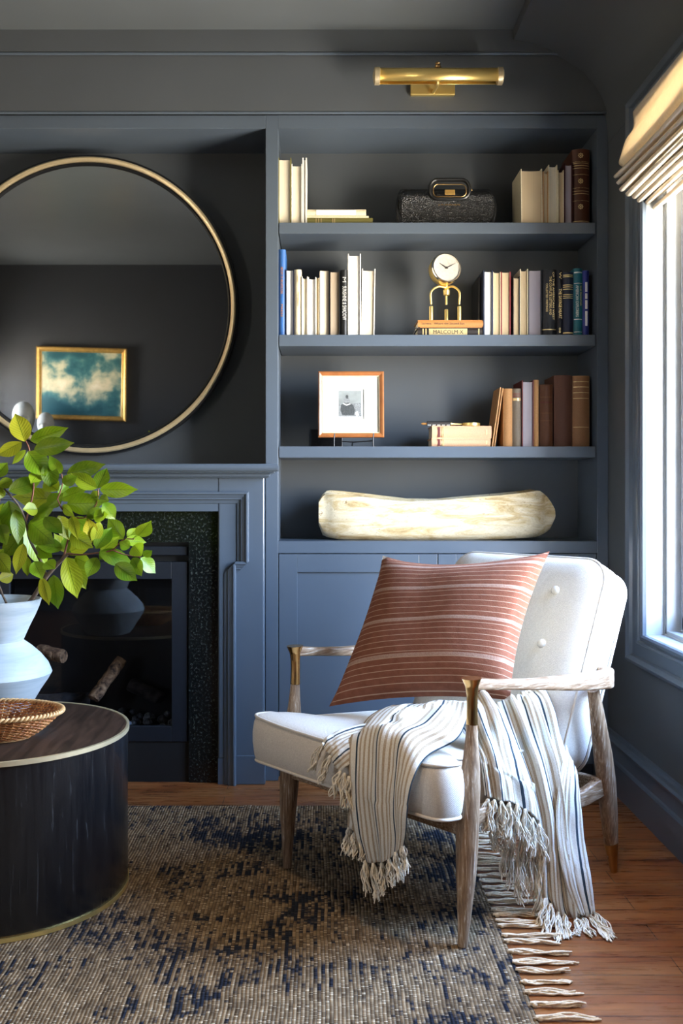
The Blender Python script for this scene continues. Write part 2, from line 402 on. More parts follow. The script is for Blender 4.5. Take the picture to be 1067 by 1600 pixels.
# granite slips
gy = SY+.022
gs = thing('granite_surround', (FCX, gy, 0), 'black speckled granite slab frame around the firebox', 'fireplace slab')
gx0, gz0 = fx(295, gy), fz(847.5, gy)
b = MB(); b.box(sym(xi), xi, gy, NY-.004, gz0+.0007, zi+.01); b.build('lintel_slab', 'granite', gs, smooth=0)
for a, c_ in ((gx0, xi), (sym(xi), sym(gx0))):
    b = MB(); b.box(a, c_, gy, NY-.004, 0, gz0-.0007); b.build('side_slab', 'granite', gs, smooth=0)
# firebox insert
simple('firebox_black', (.004,.004,.0045), .6, var=.2)
simple('insert_frame', (.010,.012,.017), .40, .0, var=.1)
fb = thing('gas_fireplace', (FCX, gy, 0), 'black glass-fronted gas fireplace with louvre and dark frame', 'fireplace')
iy = gy+.006; ax = fx(292.5, iy); bz0, bz1 = fz(1159, iy), fz(878, iy)
b = MB(); wx_ = ax-fx(268, iy); wt = bz1-fz(905, iy); wb = fz(1135, iy)-bz0
b.box(ax-wx_, ax, iy, iy+.02, bz0, bz1); b.box(sym(ax), sym(ax)+wx_, iy, iy+.02, bz0, bz1)
b.box(sym(ax)+wx_, ax-wx_, iy, iy+.02, bz1-wt, bz1); b.box(sym(ax)+wx_, ax-wx_, iy, iy+.02, bz0, bz0+wb)
b.build('frame', 'insert_frame', fb, smooth=0, bevel=.002)
b = MB(); b.box(sym(ax)+wx_, ax-wx_, iy+.012, iy+.015, bz0+wb, bz1-wt); b.build('glass_panel', 'fire_glass', fb, smooth=0)
b = MB(); b.box(sym(ax), ax, iy+.004, iy+.03, fz(868,iy), fz(854,iy)); b.build('louvre', 'insert_frame', fb, smooth=0, bevel=.003)
b = MB(); b.box(sym(gx0), gx0, iy+.03, iy+.04, bz1, gz0); b.build('recess_panel', 'firebox_black', fb, smooth=0)
b = MB(); b.box(sym(gx0), gx0, iy+.005, iy+.04, 0.0, bz0); b.build('lower_panel', 'firebox_black', fb, smooth=0)
b = MB(); X0, X1 = sym(gx0), gx0; dB = NY-.02
b.box(X0, X1, dB, dB+.02, 0.05, gz0); b.box(X0-.01, X0, iy+.02, dB, .05, gz0); b.box(X1, X1+.01, iy+.02, dB, .05, gz0); b.box(X0, X1, iy+.02, dB, .14, .15); b.box(X0, X1, iy+.02, dB, gz0-.01, gz0)
b.build('firebox', 'firebox_black', fb, smooth=0)
m = NT('log_wood'); v = m.coord((3,3,3)); g = m.noise(v, 12, 6, .65, .5); m.set(m.ramp(g, [(.36,(.02,.012,.008)),(.5,(.22,.12,.06)),(.65,(.45,.28,.15))]), .9); m.bump(g, .8, .01)
simple('charred_wood', (.03,.028,.03), .9, var=.6, scale=30, bump=.8, dist=.01)
simple('ember_rock', (.10,.12,.15), .8, var=.7, scale=60, bump=.6, dist=.005)
def log(p0, p1, r, mat, label):
    n = 14; pts = [Vector(p0).lerp(Vector(p1), k/n)+Vector((rnd.uniform(-1,1),rnd.uniform(-1,1),rnd.uniform(-1,1)))*r*.05 for k in range(n+1)]
    b = MB(); b.tube(pts, [r*(1+.05*math.sin(k*.8)+rnd.uniform(-.05,.05)) for k in range(n+1)], 12, squash=(1,.75)); b.build('fire_log', mat, None, smooth=50, label=label, cat='log', group='logs in the fireplace')
log(P(146,1092,3.72), P(190,1030,3.80), .028, 'log_wood', 'pale split log standing steeply among the dark logs in the fireplace')
log(P(60,1016,3.82), P(100,1026,3.78), .034, 'log_wood', 'short light log end beside the vase in the fireplace')
log(P(205,1068,3.82), P(252,1092,3.80), .035, 'charred_wood', 'dark charred log lying low at right of the fireplace')
log(P(30,1096,3.80), P(140,1092,3.83), .035, 'charred_wood', 'charred black log lying across the back of the fireplace')
b = MB()
for k in range(90):
    c0 = Vector((rnd.uniform(FCX-.32, FCX+.3), rnd.uniform(3.67, 3.86), .165+rnd.uniform(0,.05))); r = rnd.uniform(.010,.022)
    b.lathe([(r*.3,-r*.8),(r,-.1*r),(r*.8,.5*r),(r*.2,.85*r)], c0, 6)
b.build('ember_rocks', 'ember_rock', None, smooth=0, label='bed of dark lava rock pieces under the fireplace logs', cat='rocks', kind='stuff')
# ================================================================ mirror over the mantel (tips forward a little)
mx, mz, mr = fx(143, NY-.03), fz(481, NY-.03), 231*(NY-.03)/F
ml = thing('round_mirror', (mx, NY-.02, mz-mr), 'large round mirror with slim black and gold rim hanging over the mantel', 'mirror')
TM = Matrix.Translation((mx, NY-.055, mz)) @ Matrix.Rotation(math.radians(2.3), 4, 'X')
def ringmb(prof, n=128):
    b = MB(); rings = [[(math.cos(2*math.pi*k/n)*r, y, math.sin(2*math.pi*k/n)*r) for k in range(n)] for r, y in prof]
    rings.append(rings[0]); b.grid(rings, True); return b
b = ringmb([(mr-.042,0),(mr-.042,-.010),(mr-.036,-.018),(mr-.030,-.018),(mr-.030,.005),(mr-.04,.01)]); b.xf(TM); b.build('inner_rim', 'black_lacquer', ml)
b = ringmb([(mr-.030,0),(mr-.029,-.026),(mr-.025,-.029),(mr-.015,-.030),(mr-.010,-.026),(mr-.010,.0)]); b.xf(TM); b.build('gold_rim', 'pale_brass', ml)
b = ringmb([(mr-.010,0),(mr-.010,-.024),(mr-.002,-.022),(mr,.012),(mr-.03,.014)]); b.xf(TM); b.build('outer_rim', 'black_lacquer', ml)
b = MB(); n = 128; b.add([(math.cos(2*math.pi*k/n)*(mr-.040), y, math.sin(2*math.pi*k/n)*(mr-.040)) for y in (-.008,.008) for k in range(n)],
      [tuple(range(n)), tuple(range(n,2*n))[::-1]]+[(k,(k+1)%n,n+(k+1)%n,n+k) for k in range(n)]); b.xf(TM); b.build('glass', 'mirror_glass', ml, smooth=20)
# reflected corner of the room: console, painting, two stone heads.  points found by mirroring
Nm = (TM.to_3x3() @ Vector((0,-1,0))).normalized(); Pm = TM @ Vector((0,-.008,0)); EYE = Vector((0,0,H))
def refl(px, py, Y):      # point at depth plane Y seen at this place of the mirror
    d = P(px, py, 1)-EYE; t = (Pm-EYE).dot(Nm)/d.dot(Nm); h = EYE+d*t; r = d-2*d.dot(Nm)*Nm
    return h+r*((Y-h.y)/r.y)
qs = [refl(*p) for p in ((55,541,BY+.05),(194.5,545,BY+.05),(199,658,BY+.05),(59,655,BY+.05))]
pc = (qs[0]+qs[1]+qs[2]+qs[3])/4
pw = ((qs[1]-qs[0]).length+(qs[2]-qs[3]).length)/2; ph = ((qs[3]-qs[0]).length+(qs[2]-qs[1]).length)/2
ang = math.atan2((qs[1]-qs[0]).z, (qs[1]-qs[0]).x)
m = NT('cloud_painting'); v = m.coord((1,1,1)); sp = m.n('SeparateXYZ'); m.l(v, sp.inputs[0])
nz = m.noise(v, 4.2, 9, .62, .15); n2 = m.noise(m.coord((1,1,1.4)), 2.2, 3, .5, .0)
hh = m.math('ADD', nz, m.math('MULTIPLY', m.math('SUBTRACT', n2, .5), .9))
bnd = m.math('SUBTRACT', 1, m.math('ABSOLUTE', m.math('MULTIPLY_ADD', sp.outputs[2], 2/ph, -1.05)))
dgn = m.math('ADD', hh, m.math('MULTIPLY_ADD', bnd, .30, -.16))
c1 = m.ramp(dgn, [(.34,'0b4a52'),(.44,'2c6468'),(.50,'5d7f78'),(.57,'a8ab90'),(.66,'d2c4a2'),(.80,'e8dcc0')])
m.set(c1, .45)
pt = thing('cloud_painting', (pc.x, BY+.02, pc.z-ph/2), 'painting of clouds in teal sky in gold frame, reflected in round mirror', 'painting')
MP = Matrix.Translation((pc.x, BY+.03, pc.z)) @ Matrix.Rotation(-ang, 4, 'Y')
fwid = .045
b = MB(); b.box(-pw/2+fwid*.6, pw/2-fwid*.6, -.005, .008, -ph/2+fwid*.6, ph/2-fwid*.6); b.xf(MP); b.build('canvas', 'cloud_painting', pt, smooth=0)
prof = [(0,-.02),(0,.028),(.010,.034),(.022,.026),(.030,.026),(.036,.018),(fwid,.012),(fwid,-.01)]
cs = [(-1,-1),(-1,1),(1,1),(1,-1)]
rings = [[(a*(pw/2-d), h, c_*(ph/2-d)) for d, h in prof] for a, c_ in cs]; rings.append(rings[0])
b = MB(); b.grid(rings); b.xf(MP); b.build('frame', 'gilt', pt, smooth=20)
h1 = refl(38, 690, BY+.32); h2 = refl(72, 690, BY+.42); zc = min(h1.z, h2.z)-.03
simple('console_wood', (.02,.018,.017), .5, var=.2)
cn = thing('console_table', (h1.x+.4, BY+.3, 0), 'dark console table under the cloud painting, seen only in the mirror', 'table')
b = MB(); b.box(h1.x-.5, h1.x+1.2, BY+.12, BY+.52, zc-.03, zc); b.build('tabletop', 'console_wood', cn, smooth=0, bevel=.004)
for x in (h1.x-.45, h1.x+1.15):
    for y in (BY+.16, BY+.48):
        b = MB(); b.box(x-.02, x+.02, y-.02, y+.02, 0, zc-.03); b.build('leg', 'console_wood', cn, smooth=0)
def head(c, s, lab):
    # faces the mirror (towards +Y), simplified carved stone head with brow, nose, sockets, chin and neck
    b = MB(); rings = []; NR, NS = 40, 48
    for i in range(NR+1):
        t = i/NR if i < NR*.8 else .8+.2*math.sin((i/NR-.8)/.2*math.pi/2); z = t*.34; ring = []
        if t < .3: r0x, r0y, cy = .062+.02*(1-t/.3)**2, .062+.02*(1-t/.3)**2, -.01
        else:
            u = (t-.3)/.7; prof_ = max(.0006, 1-((u-.52)/.48)**2)**.5 if u > .52 else (.62+.38*math.sin(u/.52*math.pi/2))
            r0x, r0y, cy = .085*prof_, .105*prof_, .0
        for k in range(NS):
            a = 2*math.pi*k/NS; dx, dy = math.cos(a), math.sin(a); x, y = r0x*dx, cy+r0y*dy
            if dy > .2 and t > .3:
                f = 0
                f += .026*math.exp(-(x/.014)**2)*(max(0,1-abs((z-.175)/.04))**.7 if abs(z-.175) < .04 else 0)
                f -= .020*(math.exp(-((x-.033)/.018)**2)+math.exp(-((x+.033)/.018)**2))*math.exp(-((z-.205)/.014)**2)
                f += .007*math.exp(-((z-.232)/.010)**2)*math.exp(-(x/.06)**4)
                f += .008*math.exp(-(x/.026)**2)*math.exp(-((z-.138)/.008)**2)
                f += .010*math.exp(-(x/.03)**2)*math.exp(-((z-.108)/.012)**2)
                y += f
            ring.append((x, y, z))
        rings.append(ring)
    b.loft(rings); M = Matrix.Translation(c) @ Matrix.Scale(s, 4); b.xf(M)
    b.build('stone_head', 'stone', None, smooth=60, label=lab, cat='sculpture', group='stone heads on the console')
tph1 = refl(38, 627, BY+.32); tph2 = refl(72, 644, BY+.42)
head((h1.x, BY+.32, zc), (tph1.z-zc)/.34, 'taller pale stone head sculpture, reflected at lower left edge of the mirror')
head((h2.x, BY+.42, zc), (tph2.z-zc)/.34, 'smaller pale stone head sculpture, reflected just left of the painting corner')
# ================================================================ picture light
pl = thing('picture_light', (fx(685), FY-.02, fz(150)), 'brass tubular picture light mounted above the bookcase', 'picture light')
yw = FY-.020; zl = fz(119, FY-.13); ZL = FY-.13
xa, xb = fx(584, ZL), fx(786, ZL); rr = .027
b = MB(); b.box(fx(641,yw), fx(710,yw), yw-.018, yw, fz(151,yw), fz(128,yw)); b.build('backplate', 'brass', pl, smooth=0, bevel=.003)
b = MB()
cxl = (xa+xb)/2
b.tube(smooth_path([(fx(676,yw), yw-.01, fz(147,yw)), (fx(676,yw), yw-.05, fz(150,yw)+.0), (fx(678,yw), yw-.115, zl-.03), (fx(678,yw), yw-.12, zl)], 6), .006, 10); b.build('arm', 'brass', pl)
b = MB()
n = 24; A0, A1 = -60, 240   # shade: open half-round trough facing down and back
rings = []
for x in (xa+.012, xb-.012):
    ro = [(x, ZL+rr*math.cos(math.radians(A0+(A1-A0)*k/n)), zl+rr*math.sin(math.radians(A0+(A1-A0)*k/n))) for k in range(n+1)]
    rings.append(ro)
b.grid(rings); b.build('shade', 'brass', pl, solid=.002)
for x, s in ((xa, 1), (xb, -1)):
    b = MB(); M = Matrix.Translation((x, ZL, zl)) @ Matrix.Rotation(math.pi/2*s, 4, 'Y')
    b.lathe([(.006,-.004),(.024,0),(.031,.003),(.031,.020),(.028,.022)], (0,0,0), 6 if False else 24); b.xf(M); b.build('end_cap', 'pale_brass', pl)
b = MB(); b.lathe([(.004,0),(.010,.002),(.012,.008),(.008,.014),(.010,.018),(.006,.024)], (fx(684,ZL), ZL, zl+rr), 16); b.build('finial', 'dark_brass', pl)
b = MB(); b.tube([(xa+.03, ZL, zl-.004), (xb-.03, ZL, zl-.004)], .012, 12); b.build('bulb', 'window_glass', pl)
# ================================================================ outlet plate behind the small frame
oz = SHZ[2]
b = MB(); x0, x1 = fx(485.5,NY), fx(535,NY); b.box(x0, x1, NY-.008, NY-.0005, oz-.02+.022, fz(671,NY))
op = thing('socket_plate', ((x0+x1)/2, NY, oz+.002), 'black socket plate low on the shelf back behind the framed photograph', 'socket')
b.build('plate', 'black_metal', op, smooth=0, bevel=.002)
for cx_ in (fx(499,NY), fx(520,NY)):
    b = MB(); M = Matrix.Translation((cx_, NY-.008, oz+.024)) @ Matrix.Rotation(math.pi/2, 4, 'X'); b.lathe([(.0125,0),(.0125,.003),(.010,.003),(.010,.0005)], (0,0,0), 20, caps=True); b.xf(M); b.build('socket', 'black_metal', op)
# ================================================================ books
def cloth(name, col, rough=.75, bump=.15): return simple(name, lin(col)[:3], rough, var=.10, scale=260, bump=bump)
def pagem(name, col, axis):      # page block: fine lines along the height or width
    m = NT(name); sc_ = {'x': (900,1,1), 'z': (1,1,900)}[axis]
    nz = m.noise(m.coord(sc_), 1, 2); c = [x*.84 for x in lin(col)[:3]]
    m.set(m.ramp(nz, [(.3,[x*.78 for x in c]),(.6,c)]), .85); m.bump(nz, .3, .0006); return m
for nm, cx_ in (('white','efece6'),('cream','ecdfc4'),('tan','d8c09a'),('mauve','b4abb2'),('grey','a8967f'),('brown','b08a5e')):
    pagem('pages_'+nm, cx_, 'x'); pagem('pages_flat_'+nm, cx_, 'z')
for nm, cx_, r in (('olive','77703a',.6),('white','e8e4da',.5),('offwhite','d9d2c0',.6),('blue','2f5f9e',.5),('teal','1e6a66',.5),('cream','dccfae',.65),('black','0d0d0e',.45),('greybrown','6f6252',.7),
    ('navy','101c38',.5),('slate','23262e',.5),('darknavy','0b1020',.5),('brightteal','0f6472',.45),('royal','16267a',.4),('red','7c1418',.5),('orange','b0753a',.6),('darkbrown','1f1510',.55),
    ('leather','4e2712',.45),('oldleather','5a3114',.55),('chestnut','54301f',.65),('caramel','7d5533',.65),('tan','a87c50',.7),('pinktan','c79a76',.65),('maroon','3c1013',.5),('oldpaper','a8794a',.8),('gold','b58a3e',.4),('charcoal','1b1c20',.5),('kraft','b98a58',.7),('burgundy','5c1a16',.6)):
    cloth('cloth_'+nm, cx_, r)
simple('gold_foil', (.75,.58,.28), .35, .6, var=.15, scale=80); simple('silver_foil', (.75,.74,.70), .4, .3, var=.05); simple('ink_black', (.02,.015,.012), .6); simple('label_white', (.75,.73,.68), .6, var=.04)
BZ = 3.672
def text(s, mat, parent, M, size, width=None, name='lettering'):
    cu = bpy.data.curves.new('t', 'FONT'); cu.body = s; cu.size = size; cu.align_x = 'CENTER'; cu.align_y = 'CENTER'; cu.extrude = .0003; cu.resolution_u = 2
    o = bpy.data.objects.new('t', cu); C.objects.link(o); bpy.context.view_layer.update()
    me = bpy.data.meshes.new_from_object(o.evaluated_get(bpy.context.evaluated_depsgraph_get())); bpy.data.objects.remove(o)
    xs = [v.co.x for v in me.vertices]; k = 1
    if width and xs: k = width/(max(xs)-min(xs))
    Mi = ROOT[parent.name].inverted()
    for v in me.vertices: v.co = Mi @ (M @ Vector((v.co.x*k, v.co.y, v.co.z)))
    me.materials.append(MATS[mat]); t = bpy.data.objects.new(name, me); C.objects.link(t); t.parent = parent; return t
def spineM(cx_, y, cz_, down=True):   # text running down a standing spine, facing -Y
    M = Matrix.Translation((cx_, y, cz_)) @ Matrix.Rotation(math.pi/2 if down else -math.pi/2, 4, 'Y') @ Matrix.Rotation(math.pi/2, 4, 'X')
    return M
def flatM(cx_, y, cz_): return Matrix.Translation((cx_, y, cz_)) @ Matrix.Rotation(math.pi/2, 4, 'X')
def book(px0, px1, ytop, shelf, fore, cov, pages, label, group, depth=.165, tilt=0, Z=BZ, round_=.0, ov=3, coverpx=1.3, titles=(), bands=(), base=None, dy=0):
    """standing book; fore=True shows page edges, else the spine. tilt: pixels the top is shifted right of the bottom"""
    Z += dy; z0 = SHZ[shelf]; x0, x1 = fx(px0, Z), fx(px1, Z); z1 = fz(ytop, Z); h = z1-z0; wdt = x1-x0
    depth = min(depth, NY-.004-Z)
    a = math.atan2(tilt*Z/F, h); piv = Vector((x1 if tilt > 0 else x0, Z, z0))
    M = Matrix.Translation(piv) @ Matrix.Rotation(a, 4, 'Y') @ Matrix.Translation(-piv) if tilt else Matrix.Identity(4)
    t = thing('book', ((x0+x1)/2, Z, z0), label, 'book', group=group)
    ct = coverpx*Z/F; o_ = ov*Z/F
    b = MB()
    if fore:
        yb = Z+depth
        b.box(x0, x0+ct, Z, yb, z0, z1); b.box(x1-ct, x1, Z, yb, z0, z1)
        # rounded spine at the back
        arc = [(x0+ct/2+(wdt-ct)*k/8, yb-.001+.006*math.sin(math.pi*k/8)) for k in range(9)]
        arc2 = [(x, y+.002) for x, y in arc][::-1]
        b.prism(arc+arc2, 'z', z0, z1)
    else:
        yf = Z; bow = min(.010, wdt*.28)+round_
        n = 10; arc = [(x0+wdt*k/n, yf+bow-bow*math.sin(math.pi*k/n)**.8) for k in range(n+1)]
        arc2 = [(min(max(x, x0+.001), x1-.001), y+.0022) for x, y in arc][::-1]
        b.prism(arc+arc2, 'z', z0, z1)
        b.box(x0, x0+ct, yf+bow*.9, Z+depth, z0, z1); b.box(x1-ct, x1, yf+bow*.9, Z+depth, z0, z1)
    b.xf(M); b.build('cover', 'cloth_'+cov, t, smooth=40)
    b = MB(); zt_ = z1-o_
    if fore:
        n = 8; fr = [(x0+ct+(wdt-2*ct)*k/n, Z+.0045+.003*math.sin(math.pi*k/n)) for k in range(n+1)]
        b.prism(fr+[(x1-ct, Z+depth-.004), (x0+ct, Z+depth-.004)], 'z', z0+.001, zt_)
    else: b.box(x0+ct, x1-ct, Z+.012, Z+depth-.006, z0+.001, zt_)
    b.xf(M); b.build('page_block', 'pages_'+pages, t, smooth=40)
    for y0, y1, mt in bands:      # raised or printed bands across the spine
        b = MB(); n = 10; bow = min(.010, wdt*.28)+round_
        arc = [(x0+wdt*(.04+.92*k/n), Z+bow-bow*math.sin(math.pi*(.04+.92*k/n))**.8-.0008) for k in range(n+1)]
        b.prism(arc+[(x, y+.0012) for x, y in arc][::-1], 'z', fz(y1,Z), fz(y0,Z)); b.xf(M); b.build('band', mt, t, smooth=40)
    for s, fx_, y0, y1, mt, hpx in titles:      # lettering down the spine between y0 and y1
        text(s, mt, t, M @ spineM(x0+wdt*fx_, Z-.0008, (fz(y0,Z)+fz(y1,Z))/2), hpx*Z/F, abs(fz(y0,Z)-fz(y1,Z)))
    return t
def flatbook(px0, px1, y0, y1, spine, cov, pages, label, group, depth=.15, base=None, Z=BZ, ct=1.0, extra=0):
    zb = base if base is not None else fz(y1, Z); zt_ = zb+(y1-y0)*Z/F; x0, x1 = fx(px0, Z), fx(px1, Z); depth = min(depth, NY-.006-Z); c_ = ct*Z/F
    t = thing('book', ((x0+x1)/2, Z, zb), label, 'book', group=group)
    b = MB()
    if spine:
        h = zt_-zb; bow = min(.006, h*.3); n = 8; arc = [(Z+bow-bow*math.sin(math.pi*k/n)**.8, zb+h*k/n) for k in range(n+1)]
        b.prism(arc+[(y+.002, z) for y, z in arc][::-1], 'x', x0, x1); yf = Z+bow*.8
        b.box(x0, x1, yf, Z+depth, zb, zb+c_); b.box(x0, x1, yf, Z+depth, zt_-c_, zt_)
        pb = (x0+.004, x1-.004, Z+.008, Z+depth-.004)
    else:
        b.box(x0, x1, Z, Z+depth, zb, zb+c_); b.box(x0, x1, Z, Z+depth, zt_-c_, zt_); b.box(x0, x1, Z+depth-.002, Z+depth, zb, zt_)
        pb = (x0+.004, x1-.004, Z+.004, Z+depth-.003)
    b.build('cover', 'cloth_'+cov, t, smooth=40)
    b = MB(); b.box(*pb, zb+c_, zt_-c_); b.build('page_block', 'pages_flat_'+pages, t, smooth=0)
    return t, x0, x1, zb, zt_
g1, g2 = 'upright books at the left of the top shelf', 'books lying at the left of the top shelf'
book(434.8, 455, 246.5, 0, True, 'olive', 'cream', 'thick cream-paged book with olive cover, leftmost on the top shelf', g1, coverpx=1.6)
book(455.4, 472, 256, 0, True, 'white', 'cream', 'shorter cream-paged book next to the olive-covered one on the top shelf', g1)
book(472.4, 479.5, 246.5, 0, True, 'white', 'white', 'slim tall white book, rightmost of the three upright at top left', g1, coverpx=2)
t_, x0, x1, zb, zt_ = flatbook(477.5, 582.5, 334.6, 345.5, True, 'olive', 'cream', 'olive cloth book, lowest of the three lying at top left', g2, base=SHZ[0])
for a in (493, 497, 501, 519, 522):
    b = MB(); b.box(fx(a,BZ), fx(a+1.5,BZ), BZ-.0006, BZ+.002, zb+.003, zt_-.003); b.build('band', 'gold_foil', t_, smooth=0)
zz = zt_
t_, x0, x1, zb, zt_ = flatbook(479, 576, 331.6, 334.6, True, 'cream', 'cream', 'very thin cream booklet in the middle of the lying stack at top left', g2, base=zz, ct=.5)
zz = zt_
t_, x0, x1, zb, zt_ = flatbook(478, 572, 321.3, 331.6, True, 'cream', 'cream', 'cream book with pale spine label on top of the lying stack, top left', g2, base=zz)
b = MB(); b.box(fx(494,BZ), fx(556,BZ), BZ-.0006, BZ+.003, zb+.003, zt_-.003); b.build('spine_label', 'label_white', t_, smooth=0)
g = 'upright books at the right of the top shelf'
book(814.5, 848, 264, 0, True, 'cream', 'tan', 'widest tan-paged book right of the black leather bag', g, coverpx=1.6, tilt=-1)
book(848.3, 856.5, 267.5, 0, True, 'kraft', 'tan', 'thin kraft-coloured book on the top shelf, second from the bag', g)
book(856.9, 870.8, 257.5, 0, True, 'cream', 'cream', 'tall cream-paged book in the middle of the right top-shelf group', g)
book(871.2, 880.8, 265.8, 0, True, 'cream', 'tan', 'short narrow cream book left of the red-edged one on the top shelf', g)
book(881.2, 894.5, 255, 0, True, 'maroon', 'mauve', 'dark red book with mauve-grey pages beside the tooled leather volume', g, coverpx=2)
t_ = book(895, 922, 232.5, 0, False, 'leather', 'tan', 'tall brown tooled-leather book with raised bands at far right of the top shelf', g, round_=.004,
     bands=[(251,253.5,'cloth_leather'),(271,274,'cloth_leather'),(292,295,'cloth_leather'),(312,315,'cloth_leather'),(331,334,'cloth_leather'),(252,252.8,'gold_foil'),(254.4,255,'gold_foil'),(272,272.8,'gold_foil'),(293,293.8,'gold_foil'),(313,313.8,'gold_foil'),(258,258.8,'gold_foil'),(262,262.8,'gold_foil'),(298,298.7,'gold_foil'),(302,302.7,'gold_foil'),(345,346,'gold_foil')])
for yy in (243, 283, 323):
    b = MB(); M = Matrix.Translation((fx(907,BZ), BZ-.0009, fz(yy,BZ))) @ Matrix.Rotation(math.pi/2, 4, 'X')
    for k in range(8):
        a = k*math.pi/4; b.lathe([(.001,0),(.0028,.0006),(.001,.001)], (.0075*math.cos(a), .0075*math.sin(a), 0), 8)
    b.lathe([(.001,0),(.0035,.001),(.001,.0014)], (0,0,0), 8); b.xf(M); b.build('gilt_flower', 'gold_foil', t_)
g = 'upright books at the left of the second shelf'
book(435.2, 446.2, 389.5, 1, False, 'blue', 'cream', 'tall bright blue book leaning at far left of the second shelf', g, titles=[('HISTORY OF ARCHITECTURE', .45, 417, 459, 'cloth_orange', 5), ('PRESS', .45, 475, 495, 'cloth_orange', 4)])
book(446.6, 459.2, 421.5, 1, True, 'navy', 'white', 'white-paged book directly right of the bright blue one', g, ov=1)
book(459.5, 471.0, 421.0, 1, False, 'cream', 'cream', 'cream book with teal-edged spine on the second shelf', g, titles=[('THE ESSAYS', .55, 456, 478, 'gold_foil', 4.5), ('Letters', .5, 430, 441, 'gold_foil', 3.5)])
t_ = bpy.context.scene.collection.objects
book(471.3, 481.0, 432.0, 1, True, 'white', 'cream', 'short cream-paged book with white cover after the teal-edged spine', g)
book(481.3, 494.0, 433.0, 1, True, 'white', 'white', 'short white-paged book in the middle of the left second-shelf group', g)
book(494.3, 498.5, 434.0, 1, True, 'cream', 'tan', 'very thin short cream book left of the medium cream-paged one, second shelf', g, ov=.5, coverpx=.8)
book(498.8, 514.2, 421.8, 1, True, 'black', 'cream', 'medium cream-paged book with black cover, second shelf left group', g, ov=1, coverpx=1)
book(514.6, 531.2, 424.0, 1, True, 'black', 'grey', 'grey-brown paged book in black cover beside the black printed spine', g, ov=1, coverpx=1.8)
book(531.6, 543.3, 421.5, 1, False, 'black', 'white', 'black book with silver capitals on its spine on the second shelf', g, titles=[('SUNSHINE & SHADOW', .52, 447, 500, 'silver_foil', 9), ('M', .5, 433, 441, 'silver_foil', 8)])
book(543.6, 563.8, 396.5, 1, True, 'white', 'white', 'tallest white book on the second shelf, pages showing', g, coverpx=1.5, tilt=0)
book(564.2, 585.0, 420.0, 1, True, 'white', 'cream', 'thick warm cream-paged book leaning at the right end of the left group', g, coverpx=1.5, tilt=1.5)
g = 'upright books at the right of the second shelf'
book(747.2, 752.8, 433, 1, False, 'charcoal', 'tan', 'thin dark book leaning behind the clock stack on the second shelf', g, dy=.05, titles=())
book(755, 770.2, 421.5, 1, True, 'navy', 'white', 'white-paged book in navy cover right of the brass clock', g, coverpx=2.2)
book(770.5, 782.0, 425.0, 1, True, 'cream', 'tan', 'tan-paged book next to the one with a red spine edge', g, coverpx=.8, ov=1)
book(782.3, 798.0, 424.5, 1, True, 'red', 'tan', 'tan-paged book with deep red cover edge on the second shelf', g, coverpx=2, ov=1)
book(801.5, 812.2, 431.5, 1, True, 'black', 'tan', 'shortest narrow tan book in the right second-shelf group', g, coverpx=1.2)
book(812.5, 825.0, 420.3, 1, True, 'cream', 'tan', 'tall narrow cream-paged book left of the lilac-grey block', g)
book(825.3, 846.2, 421.8, 1, True, 'slate', 'mauve', 'thick lilac-grey paged book in dark cover on the second shelf', g, ov=1)
book(846.6, 870.5, 420.5, 1, False, 'slate', 'white', 'thick slate black book with gold column of small lettering', g, round_=.002, titles=[('THE COMPLETE LETTERS AND', .55, 432, 492, 'gold_foil', 5), ('COLLECTED WRITINGS', .32, 443, 487, 'gold_foil', 4.5), ('OF THE AMERICAN WEST', .75, 425, 500, 'gold_foil', 4)], bands=[(514,515.5,'gold_foil')])
book(870.9, 879.2, 422.5, 1, False, 'darknavy', 'white', 'narrow near-black book with large yellow-gold lettering', g, titles=[('THE SAVAGE HEART', .5, 451, 498, 'gold_foil', 7), ('W', .5, 425, 436, 'gold_foil', 6), ('oo', .5, 512, 520, 'gold_foil', 6)])
book(879.6, 896.5, 425, 1, False, 'navy', 'white', 'navy book with three blocks of gold titling across its spine', g, bands=[(429,430.3,'gold_foil'),(431.5,432.8,'gold_foil'),(444.5,446,'gold_foil'),(447.5,449,'gold_foil'),(451,452.5,'gold_foil'),(459.5,460.5,'gold_foil'),(462,463,'gold_foil'),(465,466,'gold_foil'),(519,521,'gold_foil')])
book(896.9, 910.5, 419, 1, False, 'brightteal', 'white', 'bright teal book with white lettering and silver lines', g, titles=[('AMERICAN EXPLORERS', .35, 446, 495, 'silver_foil', 6.5), ('THE FRONTIER', .75, 446, 478, 'gold_foil', 3)], bands=[(424.5,426.5,'silver_foil'),(442,443,'silver_foil'),(498,499.5,'silver_foil'),(518,519,'silver_foil')])
t_ = book(910.9, 920.5, 422.5, 1, False, 'royal', 'white', 'royal blue book with white spine panels near the right end of second shelf', g)
for a, c_ in ((441,456),(458.5,467),(469,482.5),(486,509)):
    b = MB(); b.box(fx(914.2,BZ), fx(917.6,BZ), BZ-.001, BZ+.002, fz(c_,BZ), fz(a,BZ)); b.build('spine_panel', 'label_white', t_, smooth=0)
t_ = book(920.9, 931.5, 430, 1, False, 'charcoal', 'grey', 'dark charcoal book in shade at far right of the second shelf', g, dy=.03)
